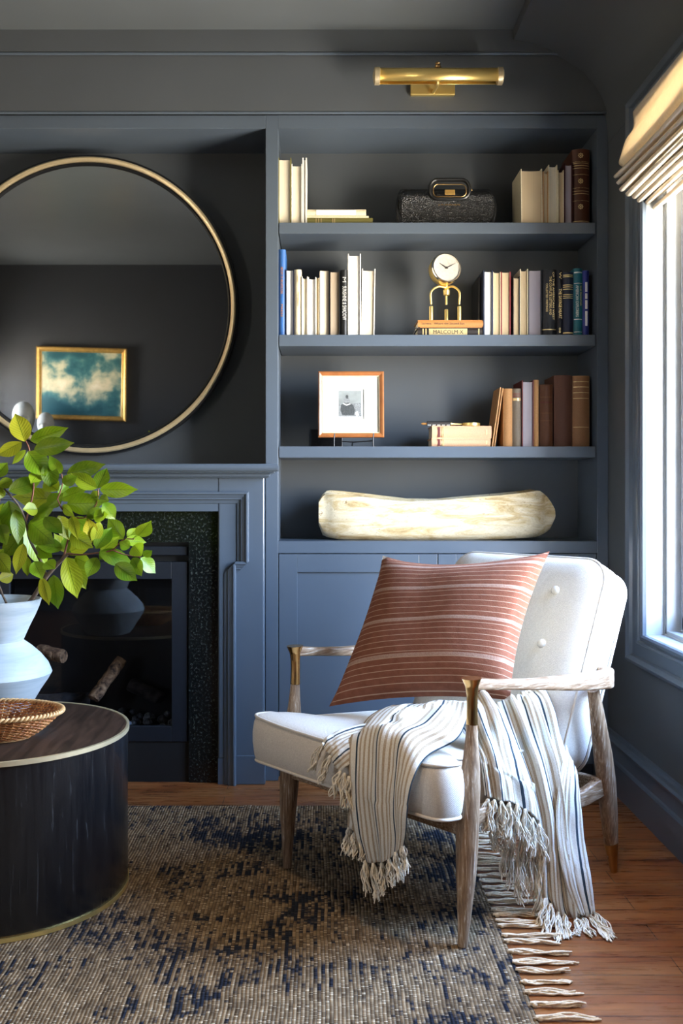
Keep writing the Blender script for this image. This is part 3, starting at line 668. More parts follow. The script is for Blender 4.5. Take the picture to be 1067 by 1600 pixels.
# stack under the clock
g = 'books stacked under the brass clock'
t_, x0, x1, zb, zt_ = flatbook(652.5, 754, 508.8, 522.3, True, 'darkbrown', 'cream', 'dark brown book with broad gold title panel under the orange one', g, base=SHZ[1])
b = MB(); b.box(fx(670,BZ), fx(730,BZ), BZ-.001, BZ+.003, zb+.001, zt_-.0045); b.build('title_panel', 'gold_foil', t_, smooth=0)
text('MALCOLM X', 'cloth_darkbrown', t_, flatM(fx(700,BZ), BZ-.0012, (zb+zt_)/2-.002), .021, fx(724,BZ)-fx(677,BZ))
for a in (660, 664.5, 747):
    b = MB(); b.box(fx(a,BZ), fx(a+2,BZ), BZ-.001, BZ+.003, zb+.002, zt_-.005); b.build('band', 'gold_foil', t_, smooth=0)
b = MB(); b.tube(smooth_path([(fx(656,BZ), BZ+.004, zt_+.001), (fx(649,BZ), BZ-.0, zt_-.006), (fx(646,BZ), BZ, zb+.008), (fx(645,BZ), BZ, zb+.002)], 6), .0018, 6); b.build('ribbon', 'ink_black', t_)
OZ = zt_
t_, x0, x1, zb, zt_ = flatbook(653, 755, 496.5, 508.2, True, 'orange', 'cream', 'orange-tan book lying directly under the brass clock feet', g, base=OZ)
text('Stevens   Where the Second Sun', 'ink_black', t_, flatM(fx(692,BZ), BZ-.0004, (zb+zt_)/2), .011, fx(726,BZ)-fx(659,BZ))
CLZ = zt_
# ---------------------------------------------------------------- clock
ck = thing('brass_clock', (fx(698,BZ+.05), BZ+.05, CLZ), 'round brass desk clock on three curved legs showing ten past ten', 'clock')
cz_, cxx, cy_ = fz(419.5, BZ+.02), fx(696.5, BZ+.02), BZ+.02; cr_ = 24.3*(BZ)/F
MC = Matrix.Translation((cxx, cy_, cz_)) @ Matrix.Rotation(math.radians(14), 4, 'Z') @ Matrix.Rotation(math.radians(90-8), 4, 'X')
simple('clock_face', (.42,.39,.34), .5, var=.12, scale=120); simple('nickel', (.82,.80,.74), .18, 1, var=.05)
b = MB(); b.lathe([(cr_*.3,-.058),(cr_*.75,-.05),(cr_*.97,-.035),(cr_,-.01),(cr_*.99,.004)], (0,0,0), 48); b.xf(MC); b.build('case', 'brass', ck, smooth=50)
b = MB(); rings_ = [(cr_*.99,.000),(cr_*1.01,.006),(cr_*.97,.012),(cr_*.90,.012),(cr_*.87,.006),(cr_*.87,.002)]
b.lathe(rings_, (0,0,0), 64, caps=False); b.xf(MC); b.build('bezel', 'nickel', ck, smooth=50)
b = MB(); b.lathe([(cr_*.9,.0045),(cr_*.9,.0055)], (0,0,0), 64); b.xf(MC); b.build('dial', 'clock_face', ck)
def hand(ang, ln, wd):
    a = math.radians(ang); d = Vector((math.sin(a), math.cos(a), 0)); s = Vector((d.y, -d.x, 0)); b = MB()
    q = [-d*.006+s*wd*.8, d*ln*.35+s*wd, d*ln, d*ln*.35-s*wd, -d*.006-s*wd*.8]
    b.add([Vector((p.x,p.y,z)) for z in (.0075,.0085) for p in q], [(0,1,2,3,4),(9,8,7,6,5)]+[(i,(i+1)%5,5+(i+1)%5,5+i) for i in range(5)]); b.xf(MC); b.build('hand', 'ink_black', ck, smooth=0)
hand(-58, cr_*.56, .0022); hand(62, cr_*.72, .0016)
b = MB(); b.lathe([(.004,.0075),(.004,.010),(.001,.011)], (0,0,0), 16); b.xf(MC); b.build('hand_hub', 'ink_black', ck)
b = MB(); zc0 = fz(452,BZ+.03); b.lathe([(.008,-.020),(.012,-.018),(.013,.0),(.010,.004),(.006,.008),(.006,.020)], (fx(697.5,BZ+.05), BZ+.05, zc0), 24); b.build('hub', 'brass', ck)
for pxl, dyy in ((673.5,.0),(697.3,.055),(717.5,.0)):
    Zl = BZ+.02+dyy if pxl != 697.3 else BZ+.085
    xl = fx(pxl, Zl); top = Vector((fx(697.5,BZ+.05), BZ+.05, fz(449.5,BZ+.05)))
    ft = Vector((xl, Zl, CLZ)); kn = Vector((xl, Zl, fz(473,Zl)))
    pth = smooth_path([top, top.lerp(Vector((kn.x,kn.y,top.z)),.55), Vector((kn.x,kn.y,top.z)).lerp(kn,.35), kn, ft.lerp(kn,.9)], 6)
    b = MB(); b.tube(pth, .0042, 12); lg = b.build('leg', 'brass', ck)
    b = MB(); b.lathe([(.0075,0),(.0075,.052),(.0065,.055),(.005,.056)], ft, 20); b.build('foot_sleeve', 'brass', lg)
# ================================================================ black doctor's bag
m = NT('pebbled_leather'); v = m.coord((1,1,1.6)); vo = m.n('TexVoronoi'); m.l(v, vo.inputs['Vector']); vo.inputs['Scale'].default_value = 190
m.set((.012,.012,.012), .30, 0, .8); m.bump(vo.outputs[0], 1.0, .005)
simple('smooth_leather', (.010,.010,.010), .30, var=.05)
bx0, bx1 = fx(620,3.70), fx(775,3.70); bcx = (bx0+bx1)/2; bzb = SHZ[0]; bh = fz(293,3.72)-bzb
bag = thing('leather_bag', (bcx, 3.76, bzb), "black pebbled leather doctor's bag with curved handle on the top shelf", 'bag')
b = MB(); rings = []; W2 = (bx1-bx0)/2
for i in range(25):
    u = -1+2*i/24; e_ = max(0, 1-abs(u)**6)**.5*.12+.88; x = bcx+u*W2*.96
    ring = []
    for k in range(28):
        a = 2*math.pi*k/28; cx2, sz2 = math.cos(a), math.sin(a)
        yy = math.copysign(abs(cx2)**.75, cx2)*.088*(1-.35*max(0, sz2)**1.2)*e_
        z_ = bzb+bh*(.5+.5*math.copysign(abs(sz2)**.6, sz2)*(e_ if sz2 > 0 else 1))
        ring.append((x, 3.775+yy, z_))
    rings.append(ring)
b.loft(rings); b.build('body', 'pebbled_leather', bag, smooth=70)
for s in (-1, 1):
    b = MB(); b.tube(smooth_path([(bcx+s*W2*.93, 3.70, bzb+.01), (bcx+s*W2*.985, 3.71, bzb+bh*.5), (bcx+s*W2*.90, 3.74, bzb+bh*.93), (bcx+s*W2*.72, 3.765, bzb+bh*1.0)], 6), .0075, 8); b.build('end_piping', 'smooth_leather', bag)
b = MB(); b.box(bcx-W2*.72, bcx+W2*.72, 3.755, 3.79, bzb+bh*.96, bzb+bh*1.04); b.build('frame_bar', 'smooth_leather', bag, smooth=0, bevel=.006)
hy = 3.69; hx0, hx1 = fx(672,hy), fx(733,hy); hz0, hz1 = fz(311,hy), fz(281,hy)
hp = [Vector((x, hy, z)) for x, z in rrect(hx0, hx1, hz0, hz1, .030, 8)]; hp.append(hp[0])
b = MB(); b.tube(hp, .0088, 10, caps=False, squash=(1,.8)); b.build('handle', 'smooth_leather', bag)
hp = [Vector((x, hy-.002, z)) for x, z in rrect(hx0+.012, hx1-.012, hz0+.008, hz1-.018, .018, 6)]; hp.append(hp[0])
b = MB(); b.tube(hp, .0022, 8, caps=False); b.build('handle_ring', 'dark_brass', bag)
b = MB(); b.box(fx(695,hy), fx(711,hy), hy+.0, hy+.012, fz(304,hy), fz(296,hy)); b.build('clasp', 'gilt', bag, smooth=0, bevel=.002)
b = MB(); b.tube([(hx1, hy+.004, fz(294,hy)), (hx1+.012, hy+.012, fz(296,hy))], .004, 8); b.build('buckle', 'dark_brass', bag)
text('J. A. DOUGLAS', 'gilt', bag, flatM(fx(702,3.69), 3.688, fz(319.5,3.69)) @ Matrix.Rotation(-.35, 4, 'X'), .013, fx(719,3.69)-fx(685,3.69))
# ================================================================ framed photograph on easel
simple('cherry_wood', (.34,.12,.035), .35, var=.18, scale=30, stretch=(1,1,1), bump=.1); simple('mat_board', (.55,.53,.45), .8, var=.02); simple('mat_bevel', (.82,.70,.42), .6)
ey = 3.72; fl, fr_ = fx(497,ey), fx(600,ey); fb_, ft_ = fz(683.5,ey), fz(579,ey); fcx = (fl+fr_)/2; fw, fh = fr_-fl, ft_-fb_
MFm = Matrix.Translation((fcx, ey, fb_)) @ Matrix.Rotation(math.radians(-6), 4, 'X')
fr = thing('framed_photograph', (fcx, ey, SHZ[2]+.03), 'small square cherry-wood frame with old black and white photograph, on the third shelf', 'picture frame')
prof = [(0,.010),(0,-.008),(.005,-.012),(.012,-.009),(.016,-.006),(.017,.0),(.017,.008)]
rings = [[(a*(fw/2-d), h, fh/2+c_*(fh/2-d)) for d, h in prof] for a, c_ in cs]; rings.append(rings[0])
b = MB(); b.grid(rings); b.xf(MFm); b.build('frame', 'cherry_wood', fr, smooth=20)
b = MB(); i_ = .016
for (x0_,x1_,z0_,z1_) in ((-fw/2+i_,-fw/2+i_+.003,i_,fh-i_),(fw/2-i_-.003,fw/2-i_,i_,fh-i_),(-fw/2+i_,fw/2-i_,i_,i_+.003),(-fw/2+i_,fw/2-i_,fh-i_-.003,fh-i_)): b.box(x0_,x1_,-.004,.004,z0_,z1_)
b.xf(MFm); b.build('fillet', 'mat_bevel', fr, smooth=0)
k_ = ey/F
ox0, ox1, oz0, oz1 = (527-548.5)*k_, (569-548.5)*k_, (683.5-654)*k_, (683.5-607)*k_
b = MB(); b.box(-fw/2+.014, ox0, .002, .005, .014, fh-.014); b.box(ox1, fw/2-.014, .002, .005, .014, fh-.014); b.box(ox0, ox1, .002, .005, .014, oz0); b.box(ox0, ox1, .002, .005, oz1, fh-.014)
b.xf(MFm); b.build('mat', 'mat_board', fr, smooth=0)
simple('photo_print', (.26,.28,.27), .5, var=.25, scale=18); simple('photo_light', (.75,.76,.74), .5, var=.05); simple('photo_dark', (.06,.065,.065), .5, var=.5, scale=300); simple('photo_mid', (.22,.23,.23), .5, var=.4, scale=300)
b = MB(); b.box(ox0, ox1, .0055, .008, oz0, oz1); b.xf(MFm); pr = b.build('print', 'photo_light', fr, smooth=0)
def pp(x, y): return ((x-548.5)*k_, (683.5-y)*k_)
def patch2d(pts, off, mat, nm):
    q = [pp(*p) for p in pts]; b = MB(); b.prism(q, 'y', .0054-off, .0060-off); b.xf(MFm); return b.build(nm, mat, pr, smooth=0)
patch2d([(529,609),(565,609),(565,650),(529,650)], .0, 'photo_print', 'photo_image')
patch2d([(529,630),(565,628),(565,650),(529,650)], .0003, 'photo_mid', 'photo_ground')
patch2d([(533,631),(545,627),(552,632),(555,640),(553,648),(535,648),(532,640)], .0006, 'photo_dark', 'photo_sitter_lap')
patch2d([(538,621),(542,619),(546,621),(548,629),(542,632),(536,628)], .0006, 'photo_mid', 'photo_sitter_torso')
patch2d([(540.5,616.5),(542.5,615.5),(544.5,617),(544,621),(542,622),(540.5,620)], .0009, 'photo_dark', 'photo_sitter_head')
patch2d([(536,628),(541,631),(547,629),(548,630.5),(541.5,632.6),(536,630)], .0009, 'photo_light', 'photo_paper')
patch2d([(555,644),(559,641),(561,648),(557,649.5)], .0009, 'photo_light', 'photo_dog')
ea = thing('plate_easel', (fcx, ey, SHZ[2]), 'small black metal easel holding the framed photograph', 'easel')
for pxx in (522, 583):
    xx = fx(pxx, ey-.03); s_ = SHZ[2]
    b = MB(); b.tube(smooth_path([(xx, ey-.034, s_), (xx, ey-.034, s_+.030), (xx+.0015, ey-.030, s_+.052)], 5), .0022, 8); b.tube([(xx, ey-.034, s_+.022), (xx, ey+.0, s_+.026), (xx, ey+.06, s_+.03)], .0022, 8); b.build('hook_foot', 'black_metal', ea)
b = MB(); b.tube([(fx(522,ey), ey+.02, SHZ[2]+.026), (fx(552,ey), ey+.02, SHZ[2]+.021), (fx(583,ey), ey+.02, SHZ[2]+.026)], .0022, 8); b.build('crossbar', 'black_metal', ea)
b = MB(); b.tube([(fx(551,ey), ey+.02, SHZ[2]+.022), (fx(551,ey), ey+.10, SHZ[2]+.0)], .0022, 8); b.build('rear_leg', 'black_metal', ea)
# ---------------------------------------------------------------- third shelf books
g = 'pinkish tan books lying on the third shelf'
base = SHZ[2]
for i, (xa_, xb_, h_, lab) in enumerate(((674.5,766.5,13.2,'lower of two pink-tan cloth books lying under the magnifying glass'),(675,768,19.6,'upper pink-tan cloth book with magnifying glass resting on it'))):
    t_, x0, x1, zb, zt_ = flatbook(xa_, xb_, 0, h_, True, 'pinktan', 'cream', lab, g, base=base, ct=1.2); base = zt_
    for a, w_, mt in ((684,3.6,'cloth_burgundy'),(690,1,'gold_foil'),(692.3,1,'gold_foil'),(759,2,'gold_foil')):
        b = MB(); hh_ = (zt_-zb); k0 = .1 if mt != 'gold_foil' or a < 700 else .3
        b.box(fx(a,BZ), fx(a+w_,BZ), BZ-.0006, BZ+.002, zb+hh_*k0, zt_-hh_*k0); b.build('band', mt, t_, smooth=0)
# magnifying glass
simple('checker_light', (.72,.72,.68), .3, var=.1); simple('amber', (.35,.17,.05), .3)
mgz = base; my = BZ+.03
mg = thing('magnifying_glass', (fx(712,my), my, mgz), 'brass magnifying glass with black and pearl checkered handle lying on books', 'magnifying glass')
hx = [fx(667,my), fx(704,my)]; hr = .0085
b = MB(); b.tube([(hx[0], my, mgz+hr+.002), (hx[1], my, mgz+hr+.002)], hr, 12); hd = b.build('handle', 'ink_black', mg)
for k in range(5):
    for j in range(3):
        a0 = math.radians(-150+j*52); b = MB(); x0_ = hx[0]+(hx[1]-hx[0])*(k+.1)/5; x1_ = hx[0]+(hx[1]-hx[0])*(k+.82)/5
        arc = [(my+(hr+.0006)*math.cos(a0+.12*q_), mgz+hr+.002+(hr+.0006)*math.sin(a0+.12*q_)) for q_ in range(6)]
        arc2 = [(my+(hr-.001)*math.cos(a0+.12*q_), mgz+hr+.002+(hr-.001)*math.sin(a0+.12*q_)) for q_ in range(6)][::-1]
        b.prism(arc+arc2, 'x', x0_, x1_); b.build('pearl_tile', 'checker_light', hd)
b = MB(); b.tube([(fx(658,my), my, mgz+hr+.001), (fx(661,my), my, mgz+hr+.001), (fx(664,my), my, mgz+hr+.001), (fx(667.5,my), my, mgz+hr+.001)], [.002,.005,.004,.006], 12); b.build('end_knob', 'amber', mg)
b = MB(); b.tube([(hx[1], my, mgz+hr), (hx[1]+.008, my, mgz+hr), (fx(722,my), my, mgz+hr-.001)], [.008,.004,.003], 10); b.build('neck', 'brass', mg)
rx = fx(736,my); n = 48; rr_ = fx(749,my)-rx+.002
b = MB(); b.lathe([(rr_*.92,0),(rr_,.001),(rr_,.011),(rr_*.92,.012),(rr_*.90,.006),(rr_*.92,0)], (rx, my, mgz+.0005), n, caps=False); b.build('lens_ring', 'brass', mg, smooth=40)
b = MB(); b.lathe([(rr_*.9,.003),(rr_*.9,.006),(rr_*.5,.008),(.001,.009)], (rx, my, mgz), 32); b.build('lens', 'clock_glass', mg)
g = 'upright books at the right of the third shelf'
book(768.5, 773.5, 605, 2, True, 'kraft', 'brown', 'thin tan book tilted against the others beside the magnifying glass', g, tilt=13, coverpx=1.4, ov=.5, depth=.14)
book(787, 801, 607, 2, False, 'oldpaper', 'brown', 'worn tan book with cracked spine right of the tilted one', g, depth=.14)
book(801.4, 815, 607, 2, False, 'greybrown', 'brown', 'grey-brown book with two red lines and gold title near its top', g, bands=[(615,616,'cloth_red'),(618.5,619.5,'cloth_red'),(622,626,'gold_foil')])
book(815.4, 834, 594, 2, True, 'burgundy', 'mauve', 'book with bright white page edges in brown-red cover on the third shelf', g, coverpx=1.8)
book(834.4, 842, 593.5, 2, False, 'kraft', 'brown', 'slim pale tan book right of the bright page block, third shelf', g)
book(844, 864.5, 600.5, 2, False, 'oldleather', 'brown', 'short mottled brown leather book with faint bands', g, round_=.002, bands=[(620,620.7,'cloth_caramel'),(628,629.5,'cloth_burgundy'),(645,645.7,'cloth_caramel'),(657,657.7,'cloth_caramel')])
book(866.5, 894.5, 586, 2, False, 'chestnut', 'brown', 'largest dark chestnut brown book on the third shelf', g, round_=.004)
book(895.5, 922, 587, 2, False, 'caramel', 'brown', 'tall caramel brown book with faded gilt titles at far right of third shelf', g, round_=.003, bands=[(596,596.6,'gold_foil'),(604,605,'gold_foil'),(613,613.8,'gold_foil'),(622,622.6,'gold_foil'),(667,667.5,'gold_foil')])
# ================================================================ wooden dough bowl on the lowest shelf
m = NT('bleached_wood'); v = m.coord((1,3,5)); g_ = m.noise(v, 5, 8, .65, 1.2); g2_ = m.noise(m.coord((14,14,18)), 4, 4, .6, 1.5)
ck_ = m.noise(m.coord((3,6,9)), 3.2, 6, .75, 3.0)
base_c = m.ramp(g_, [(.30,'9a7b4f'),(.42,'c4ab7c'),(.58,'ddd0b2'),(.75,'cbb88f')])
c_ = m.mix(m.ramp(g2_, [(.28,(1,1,1)),(.36,(0,0,0))]), base_c, '9c7f55')
crk = m.ramp(ck_, [(.485,(0,0,0)),(.498,(1,1,1)),(.508,(0,0,0))]); c_ = m.mix(m.math('MULTIPLY', crk, .55), c_, '6a4c2e')
m.set(c_, .8); m.bump(m.math('SUBTRACT', g_, m.math('MULTIPLY', crk, .3)), .5, .004)
yb0 = 3.755
top = [(497,788),(500,778),(512,769),(530,771),(560,775),(600,780),(640,783.5),(690,781),(730,777),(780,773),(820,769),(842,765.5),(855,774),(866,789),(869.5,797)]
bot = [(500,820),(501,835),(512,840),(530,843),(560,843.5),(600,844),(640,844),(690,844),(730,844),(780,843),(820,841),(842,839),(855,833),(866,824),(869,812)]
def ip(tab, x):
    for (a, b_), (c2_, d2) in zip(tab, tab[1:]):
        if a <= x <= c2_: return b_+(d2-b_)*(x-a)/(c2_-a)
    return tab[0][1] if x < tab[0][0] else tab[-1][1]
b = MB(); rings = []; N_ = 60
zmin = min(fz(y, yb0-.085) for x, y in bot)
for i in range(N_+1):
    px = 498+371*i/N_; u = (px-683)/186; prof_ = max(.30, (1-abs(u)**5))**.5
    z0 = SHZ[3]+max(0, (fz(ip(bot,px), yb0-.08)-fz(844, yb0-.08)))
    z1 = fz(ip(top,px), yb0-.08); zb1 = z1+(.010*max(0,1-((px-585)/95)**2) if px < 680 else 0)+.004
    dd = .085*prof_; x = fx(px, yb0-.06); sg = .0
    inner = z1-.05*max(0, 1-abs(u)**8)*(1 if abs(u) < .93 else 0)-.002
    nzv = lambda a_, s_=.004: pnoise(Vector((x*14, a_*3, 1.3)))*s_
    ring = [(x, yb0-dd*.55, z0), (x, yb0-dd*.9+nzv(1), z0+(z1-z0)*.14), (x, yb0-dd*1.0+nzv(2), z0+(z1-z0)*.4), (x, yb0-dd*.97+nzv(3), z0+(z1-z0)*.75), (x, yb0-dd*.92+nzv(4), z1-.002), (x, yb0-dd*.86, z1), (x, yb0-dd*.76, z1-.003),
            (x, yb0-dd*.6, (z1+inner)/2-.003), (x, yb0-dd*.2, inner), (x, yb0+dd*.3, inner), (x, yb0+dd*.65, (z1+inner)/2), (x, yb0+dd*.8, zb1-.002), (x, yb0+dd*.9, zb1), (x, yb0+dd*1.0, z0+(z1-z0)*.6), (x, yb0+dd*.9, z0+(z1-z0)*.15), (x, yb0+dd*.55, z0)]
    rings.append(ring)
b.loft(rings); b.build('dough_bowl', 'bleached_wood', None, smooth=55, label='long rough bleached wooden dough bowl on the lowest open shelf', cat='bowl')
# ================================================================ rug
RX1, RY1, RX0, RY0, RT = .445, 3.337, -2.6, .9, .006
m = NT('woven_rug'); v = m.coord(); s_ = m.n('SeparateXYZ'); m.l(v, s_.inputs[0])
wob = m.math('MULTIPLY', m.math('SUBTRACT', m.noise(m.coord((1,3,1)), 2, 2), .5), .012)
xw = m.math('DIVIDE', m.math('ADD', s_.outputs[0], wob), .0085)
col_ = m.math('FLOOR', xw); fx_ = m.math('FRACT', xw); gap = m.math('ABSOLUTE', m.math('SUBTRACT', fx_, .5))
cv = m.n('CombineXYZ'); m.l(m.math('MULTIPLY', col_, 3.37), cv.inputs[0]); m.l(m.math('MULTIPLY', s_.outputs[1], 1), cv.inputs[1])
def cn(sy, det=2):
    mp_ = m.n('Mapping'); m.l(cv.outputs[0], mp_.inputs[0]); mp_.inputs['Scale'].default_value = (1, sy, 1); return m.noise(mp_.outputs[0], 1, det, .6)
dash = m.math('ADD', m.math('MULTIPLY', cn(7, 2), .6), m.math('MULTIPLY', cn(38, 2), .4)); knot = cn(190, 2); tone = cn(14, 3)
patch = m.noise(m.coord((1.0,1.4,1)), 2.8, 5, .65, .4)
blk = m.math('ADD', dash, m.math('MULTIPLY', m.math('SUBTRACT', patch, .5), .70))
mask = m.ramp(blk, [(.41,(1,1,1)),(.475,(0,0,0))])
tan = m.mix(m.ramp(tone, [(.35,(0,0,0)),(.65,(1,1,1))]), (.085,.055,.030), (.33,.225,.125))
tan = m.mix(m.ramp(knot, [(.58,(0,0,0)),(.67,(1,1,1))]), tan, (.68,.54,.36))
navy = m.ramp(knot, [(.35,(.009,.010,.015)),(.6,(.022,.025,.036)),(.75,(.10,.09,.075))])
c = m.mix(mask, tan, navy); c = m.mix(m.ramp(gap, [(.36,(0,0,0)),(.50,(.8,.8,.8))]), c, (.022,.022,.024))
m.set(c, .95, 0, .1)
hgt = m.math('ADD', m.math('MULTIPLY', gap, -1.2), knot); m.bump(hgt, 1.0, .004)
b = MB(); nx_, ny_ = 120, 100
rows = [[(RX0+(RX1-RX0)*i/nx_, RY0+(RY1-RY0)*j/ny_, RT+.0012*pnoise(Vector((i*.9,j*.7,0)))) for i in range(nx_+1)] for j in range(ny_+1)]
# slightly ragged long edge
for j in range(ny_+1): rows[j][-1] = (RX1+.004*pnoise(Vector((0,j*.6,3))), rows[j][-1][1], RT*.4)
for i in range(nx_+1): rows[-1][i] = (rows[-1][i][0], RY1+.006*pnoise(Vector((i*.5,0,7))), RT*.4)
b.grid(rows); base_ = len(b.v)
b.box(RX0, RX1-.004, RY0, RY1-.004, .0005, .004)
rug = thing('woven_rug', ((RX0+RX1)/2, (RY0+RY1)/2, 0), 'large woven rug of tan and navy cords with cream fringe along its right edge', 'rug')
b.build('rug_body', 'woven_rug', rug, smooth=60)
simple('fringe_cotton', (.78,.62,.42), .9, var=.15, scale=200); simple('throw_yarn', (.76,.68,.55), .9, var=.18, scale=150)
def strands(p0, p1, n, r, spread, sag=0, wav=.003, flare=1.0, tie=.12, seg=10):
    """bunch of yarn from p0 (tied) towards p1"""
    b = MB(); p0, p1 = Vector(p0), Vector(p1); d = p1-p0; L = d.length; t = d.normalized()
    a = t.cross(Vector((.3,.2,1))).normalized(); c = t.cross(a)
    for k in range(n):
        an = rnd.uniform(0, 2*math.pi); q = rnd.uniform(.2,1)*spread; ph = rnd.uniform(0,9); lk = rnd.uniform(.82,1.06); fr_ = rnd.uniform(5,11)
        pts = []
        for i in range(seg+1):
            u = i/seg*lk; o = q*min(1, (u/tie)**.6 if u < tie else 1+(u-tie)*flare)*.9
            if u < .03: o = q*.4
            w1 = wav*math.sin(fr_*u+ph)*min(1,u*3); w2 = wav*math.sin(fr_*.8*u+ph*2)*min(1,u*3)
            p = p0+d*u+a*(math.cos(an)*o+w1)+c*(math.sin(an)*o+w2)
            if sag is not None and p.z < sag: p.z = sag+.0015*abs(math.sin(k+i))
            pts.append(p)
        b.tube(pts, r, 5, caps=False)
    return b
y = 1.62
while y < 3.30:
    ln = rnd.uniform(.105,.145); dx = rnd.uniform(-.018,.010)
    b = strands((RX1-.006, y, .009), (RX1+ln, y+dx, .004), 7, .0024, .0055, sag=.0028, wav=.0035, flare=.9)
    b.lathe([(.002,-.004),(.006,-.002),(.006,.004),(.002,.006)], (RX1+.004, y, .006), 8)
    b.build('fringe_tassel', 'fringe_cotton', rug, smooth=80)
    y += rnd.choice((.030,.036,.044,.052))
# ================================================================ drum coffee table
TCX, TCY, TR, TZ = -.872, 2.635, .349, .437
m = NT('ebony_oak'); v = m.coord((14,14,1.1)); g_ = m.noise(v, 5, 6, .62, .8); m.set(m.ramp(g_, [(.36,(.004,.004,.005)),(.60,(.010,.009,.009)),(.70,(.035,.033,.032))]), m.math('MULTIPLY_ADD', g_, .16, .16), 0, .60); m.bump(g_, .6, .0016)
m = NT('ebony_top'); v = m.coord((12,1.2,1)); g_ = m.noise(v, 4, 6, .6, .5); m.set(m.ramp(g_, [(.35,(.020,.011,.007)),(.65,(.055,.028,.017))]), m.math('MULTIPLY_ADD', g_, .2, .34), 0, .16); m.bump(g_, .35, .001)
ct_ = thing('drum_coffee_table', (TCX, TCY, 0), 'round black-stained wooden drum coffee table with brass edge bands', 'coffee table')
b = MB(); b.lathe([(TR-.006,.008),(TR-.004,.012),(TR-.004,TZ-.012),(TR-.006,TZ-.010)], (TCX,TCY,0), 128); b.build('drum', 'ebony_oak', ct_, smooth=30)
b = MB(); b.lathe([(TR-.008,TZ-.010),(TR-.008,TZ-.001),(TR-.010,TZ)], (TCX,TCY,0), 128); b.build('top', 'ebony_top', ct_, smooth=30)
b = MB(); b.lathe([(TR-.010,TZ-.011),(TR,TZ-.011),(TR,TZ+.0005),(TR-.007,TZ+.001),(TR-.010,TZ-.001)], (TCX,TCY,0), 128, caps=False); b.build('top_band', 'pale_brass', ct_, smooth=30)
b = MB(); b.lathe([(TR-.010,.0075),(TR-.001,.0075),(TR-.001,.018),(TR-.010,.018)], (TCX,TCY,0), 128, caps=False); b.build('bottom_band', 'brass', ct_, smooth=30)
# ================================================================ vase
m = NT('chalk_ceramic'); v = m.coord((1,1,9)); g_ = m.noise(v, 5, 5, .6, .4); m.set(m.ramp(g_, [(.3,(.32,.365,.39)),(.5,(.40,.44,.46)),(.7,(.46,.49,.50))]), .62); m.bump(g_, .35, .003)
VXc, VYc = -.956, 2.86
zz_ = lambda py: H-(py-VY)*2.86/F
rad = lambda px: (px-VX)*2.86/F-VXc
pv = [(rad(40)*.9, TZ+.0015), (rad(44), TZ+.006)]
for px, py in ((52,1095),(62,1078),(73,1062),(78.5,1052),(73,1038),(62,1024),(48,1011),(36,1002),(34.5,1000.5),(36,998.5),(45,978),(53,962),(59,948),(62.5,937)):
    pv.append((rad(px), zz_(py)))
inn = [(rad(60.5), zz_(936)), (rad(58), zz_(940)), (rad(50), zz_(962)), (rad(36), zz_(990)), (rad(30), zz_(1001)), (rad(42), zz_(1015)), (rad(60), zz_(1050)), (rad(40), zz_(1090)), (.001, zz_(1092))]
b = MB(); b.lathe([(r, z) for r, z in pv+inn], (VXc, VYc, 0), 96); b.build('ceramic_vase', 'chalk_ceramic', None, smooth=28, label='angular white chalky ceramic vase standing on the black coffee table', cat='vase')
# ================================================================ basket
m = NT('wicker'); v = m.coord((1,1,1)); g_ = m.noise(v, 60, 3); m.set(m.ramp(g_, [(.3,'7a3f1c'),(.5,'b8703a'),(.7,'d79a5c')]), .42); m.bump(g_, .3, .001)
simple('wicker_light', (.62,.36,.15), .45, var=.25, scale=60)
bk = thing('wicker_basket', (-.865, 2.545, TZ), 'shallow oval woven wicker basket on the black coffee table', 'basket')
KX, KY, KA, KB, KZ = -.865, 2.545, .188, .125, .064
def kp(u, a, off=0):     # u 0 bottom .. 1 rim
    fx2 = .56+.44*(u**.75); return Vector((KX+(KA*fx2+off)*math.cos(a), KY+(KB*fx2+off)*math.sin(a), TZ+.004+KZ*u))
NSk = 56; b = MB()
for k in range(NSk):
    a = 2*math.pi*k/NSk; b.tube([kp(i/6, a) for i in range(7)], .0020, 5)
st = b.build('stakes', 'wicker_light', bk, smooth=80)
b = MB(); NR_ = 17
for j in range(NR_):
    u = (j+.5)/NR_*.97; pts = []
    for k in range(NSk*4+1):
        a = 2*math.pi*k/(NSk*4); pts.append(kp(u, a, .0022*math.cos(a*NSk/2+math.pi*j)))
    b.tube(pts, .0019, 5, caps=False)
b.build('weave', 'wicker', bk, smooth=80)
b = MB()
for s in (0, math.pi):
    pts = []
    for k in range(NSk*8+1):
        a = 2*math.pi*k/(NSk*8); p = kp(1.02, a); q = a*44+s; n_ = Vector((math.cos(a), math.sin(a), 0)); pts.append(p+n_*.0036*math.cos(q)+Vector((0,0,.0036*math.sin(q))))
    b.tube(pts, .0036, 6, caps=False)
b.build('braided_rim', 'wicker_light', bk, smooth=80)
b = MB(); b.tube([kp(0, 2*math.pi*k/96) for k in range(97)], .0042, 8, caps=False); b.build('foot_ring', 'wicker_light', bk, smooth=80)
b = MB(); n = 64; b.add([tuple(kp(.02, 2*math.pi*k/n)) for k in range(n)]+[tuple(kp(.02, 2*math.pi*k/n)-Vector((0,0,.003))) for k in range(n)], [tuple(range(n)), tuple(range(n,2*n))[::-1]]+[(k,(k+1)%n,n+(k+1)%n,n+k) for k in range(n)]); b.build('base', 'wicker', bk, smooth=0)
b = MB(); Mc = Matrix.Translation((-.845, 2.53, TZ+.020)) @ Matrix.Rotation(.35, 4, 'Z') @ Matrix.Rotation(.06, 4, 'Y')
simple('card_white', (.75,.77,.80), .5, var=.03); simple('card_navy', (.02,.04,.12), .5)
cb = thing('matchbox', (-.845, 2.53, TZ+.009), 'small white and navy box lying inside the wicker basket', 'box')
